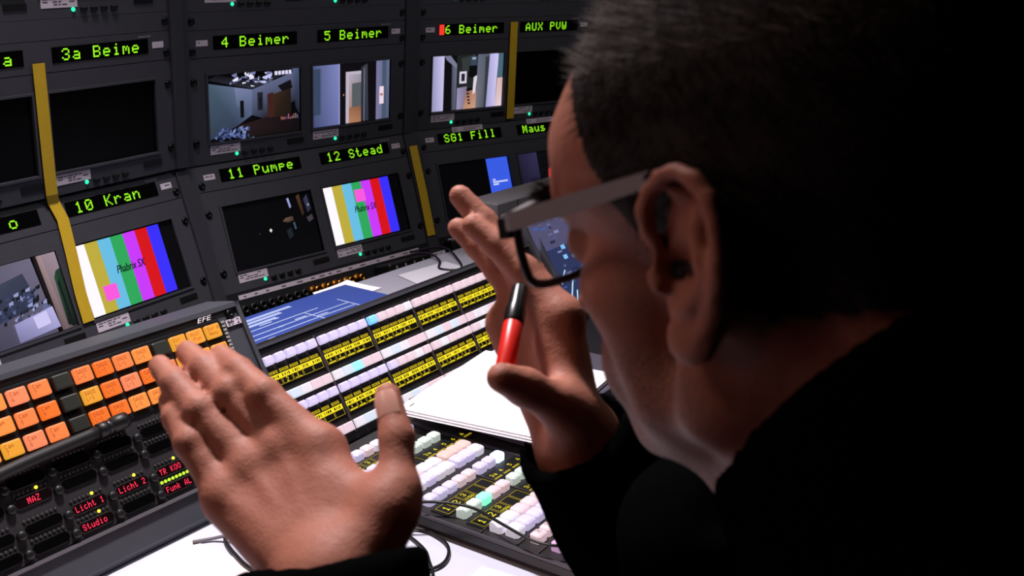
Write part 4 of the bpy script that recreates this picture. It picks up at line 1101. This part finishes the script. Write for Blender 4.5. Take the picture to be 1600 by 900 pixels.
# black sweater with a high collar
CC=hw((0,-36,-66)); CA=HM@np.array([0,.66,.75]); CA/=np.linalg.norm(CA)
def sweater(P,center=None,half=0):
    g=.010
    fold=.0030*np.sin(P[:,0]*48+np.sin(P[:,2]*37)*1.6+P[:,1]*21)*np.sin(P[:,2]*33+P[:,1]*29)
    d=torso(P,g+.012)
    a,e=arms(P,g)
    cutL=(P-(LW+dirn(LE,LW)*.010))@dirn(LE,LW); cutR=(P-(RW+dirn(RE,RW)*.018))@dirn(RE,RW)
    a=np.minimum(a,rc(P,LE,LW,.054,.050)); e=smin(np.minimum(e,rc(P,RE,RW,.064,.041)),rc(P,RS,RE,.085,.066),.02)
    e=smin(e,rc(P,RS+np.array([-.09,.04,-.02]),RE+np.array([-.11,-.02,.0]),.08,.07),.03)
    d=smin(d,rc(P,(-.46,-1.32,.94),(-.540,-1.295,1.078),.09,.052),.05)
    a=smax(a,cutL,.004); e=smax(e,cutR,.004)
    d=smin(smin(d,a,.03),e,.03)
    col=rc(P,CC-CA*.01,CC-CA*.10-np.array([0,.03,.03]),.077,.106)
    ct=(P-CC)@CA
    col=smax(col,ct-.012,.008)
    d=smin(smax(d,ct-.010-10*(np.linalg.norm(P-CC,axis=1)>.16),.006),col,.02)
    d=d+fold
    hol=body(P,center,half+.01)-.0045
    return smax(d,-hol,.002)
V2,F2=surface(sweater,(-1.0,-1.86,.44),(-.24,-1.0,1.34),.0052,16)
KNIT=mat('black knitted wool',(7,7,7),1.0,noise=.25,nscale=200,bump=.6,bscale=900,spec=.0)
put('sweater',to_mesh('sweater',V2-base,F2,KNIT),pers)
# trousers and shoes
TR=mat('dark trousers',(17,18,24),.85,bump=.3,bscale=500)
HPl,HPr=PE+np.array([-.09,.02,-.02]),PE+np.array([.09,.02,-.02])
KNl,KNr=np.array([-.77,-1.22,.53]),np.array([-.47,-1.22,.53]); ANl,ANr=np.array([-.76,-1.17,.10]),np.array([-.46,-1.15,.10])
def trou(P,center=None,half=0):
    d=ell(P,PE+np.array([0,0,-.01]),(.18,.14,.12))
    for h_,k_,a_ in ((HPl,KNl,ANl),(HPr,KNr,ANr)):
        d=smin(d,rc(P,h_,k_,.095,.070),.03); d=smin(d,rc(P,k_,a_,.068,.055),.02)
    return d+.003*np.sin(P[:,1]*40+P[:,2]*31)*np.sin(P[:,0]*37)
V3,F3=surface(trou,(-.92,-1.86,.02),(-.32,-1.0,.74),.008,14)
put('trousers',to_mesh('trousers',V3-base,F3,TR),pers)
for a_ in (ANl,ANr):
    o=np.array([a_[0],a_[1],0])
    f=lambda P,c=None,h=0,o=o: smax(smin(ell(P,o+np.array([0,.10,.03]),(.048,.13,.045)),rc(P,o+np.array([0,0,.05]),o+np.array([0,.0,.11]),.046,.044),.03),.002-P[:,2],.004)
    v_,f_=surface(f,o-np.array([.09,.1,.01]),o+np.array([.09,.27,.2]),.006,12)
    put('shoe',to_mesh('shoe',v_-base,f_,BLACK),pers)
# office chair under the person
t=thing('office_chair','dark office chair under the seated person','chair',(-.63,-1.64,0))
CF=mat('dark chair fabric',(24,24,28),.9,bump=.3,bscale=700)
MB().rbox(0,.06,.375,.50,.48,.075,.06,.02).build('seat',CF,t,True)
o=MB().rbox(0,0,0,.44,.30,.05,.05,.018).build('backrest',CF,t,True); o.rotation_euler=(R(80),0,0); o.location=(0,-.24,.66)
MB().tube([(0,-.15,.36),(0,-.27,.38),(0,-.30,.52),(0,-.285,.66)],.02,10).build('back_support',RACKD,t,True)
MB().lathe([(.03,.05),(.03,.2),(.022,.2),(.022,.374)],n=16).build('column',RACKD,t,True)
for k in range(5):
    a=2*math.pi*k/5+.3; MB().tube([(0,0,.10),(.15*math.cos(a),.15*math.sin(a),.09),(.29*math.cos(a),.29*math.sin(a),.07)],.017,8).build('leg',RACKD,t,True)
    MB().lathe([(.026,-.012),(.028,0),(.026,.012)],(.29*math.cos(a),.29*math.sin(a),.028),(-math.sin(a),math.cos(a),0),14).build('caster',BLACK,t,True)

# ------------------------------------------------------------------ glasses and marker
GM=Matrix.Identity(4)
go=hw((0,100,10))
for i in range(3):
    for j in range(3): GM[i][j]=HM[i][j]
    GM[i][3]=go[i]
t=thing('glasses','grey glasses with black inner rims worn by the person','glasses',GM)
GF=mat('grey glasses frame',(150,144,146),.45); GB2=mat('black glasses rim',(8,8,9),.35)
mm=.001
def gl(p): return (p[0]*mm,(p[1]-100)*mm,(p[2]-10)*mm)
LENS=mat('clear lens',(255,255,255),.02,trans=1,ior=1.02,spec=.3)
GX=[66,65,61,52,36,20,12,9,9,12,24,45]; GZ=[16,2,-9,-13,-14,-13,-9,0,12,17,18,19]
for sgn in (1,-1):
    ring=[gl((sgn*x,107-.0030*x*x,z_)) for x,z_ in zip(GX,GZ)]
    MB().tube(ring+[ring[0]],.0021,8,sub=5).build('rim',GB2,t,True)
    c=np.mean(np.array(ring),0); vs=[tuple(p) for p in ring]
    fr=[tuple(np.array(p)+np.array([0,.0006,0])) for p in ring]; bk=[tuple(np.array(p)-np.array([0,.0006,0])) for p in ring]; n=len(ring)
    mb=MB(); fc=tuple(range(n)); bc=tuple(range(2*n-1,n-1,-1))
    mb.add(fr+bk,[fc,bc]+[(i,n+i,n+(i+1)%n,(i+1)%n) for i in range(n)]); mb.build('lens',LENS,t)
    # temple arm: flat bar, hinge to ear
    ca=[(sgn*67,99,17),(sgn*70,92,17.5),(sgn*73.5,50,23),(sgn*76.5,15,28),(sgn*77.5,2,30)]
    vs=[];fs=[]
    for i,p in enumerate(ca):
        hh=(3.4,4.0,3.8,3.2,2.8)[i]; th=1.4
        for a,b in ((-th,-hh),(th,-hh),(th,hh),(-th,hh)): vs.append(gl((p[0]+a,p[1],p[2]+b)))
    for i in range(len(ca)-1):
        for k in range(4): fs.append((i*4+k,i*4+(k+1)%4,i*4+4+(k+1)%4,i*4+4+k))
    fs += [(3,2,1,0),tuple(len(vs)-4+k for k in range(4))]
    MB().add(vs,fs).build('temple',GF,t)
    MB().tube([gl(p) for p in ((sgn*77.3,4,30),(sgn*78.5,-6,31),(sgn*79,-18,26),(sgn*77,-30,12))],.0024,8).build('temple_tip',GB2,t,True)
    MB().box(*gl((sgn*66-3,96,10)),*gl((sgn*66+3,103,19))).build('hinge',GB2,t)
    MB().tube([gl(p) for p in ((sgn*9,103,6),(sgn*8,97,0),(sgn*9.5,98,-6))],.0012,6).build('nose_pad_arm',GB2,t,True)
MB().tube([gl(p) for p in ((-11,107,12),(-5,110,15),(5,110,15),(11,107,12))],.0020,8).build('bridge',GB2,t,True)
mb=MB()
top=[(-66,96,19),(-45,102,22),(-15,107,21),(15,107,21),(45,102,22),(66,96,19)]
mb.tube([gl(p) for p in top],.0024,8).build('brow_bar',GF,t,True)
# marker
a=at(784,603,.618); b=at(813,447,.664); d=b-a; Lg=np.linalg.norm(d)
t=thing('marker_pen','red marker with a black cap held upright between thumb and raised fingers','pen',tuple(a))
MB().lathe([(.0052,0),(.0060,.001),(.0060,Lg*.60),(.0056,Lg*.61)],(0,0,0),tuple(d),20).build('barrel',mat('red marker plastic',(226,34,22),.35),t,True)
MB().lathe([(.0062,Lg*.60),(.0064,Lg*.62),(.0064,Lg*.74),(.0056,Lg*.78),(.0050,Lg*.97),(.0040,Lg)],(0,0,0),tuple(d),20).build('cap',mat('black cap plastic',(14,13,14),.3),t,True)
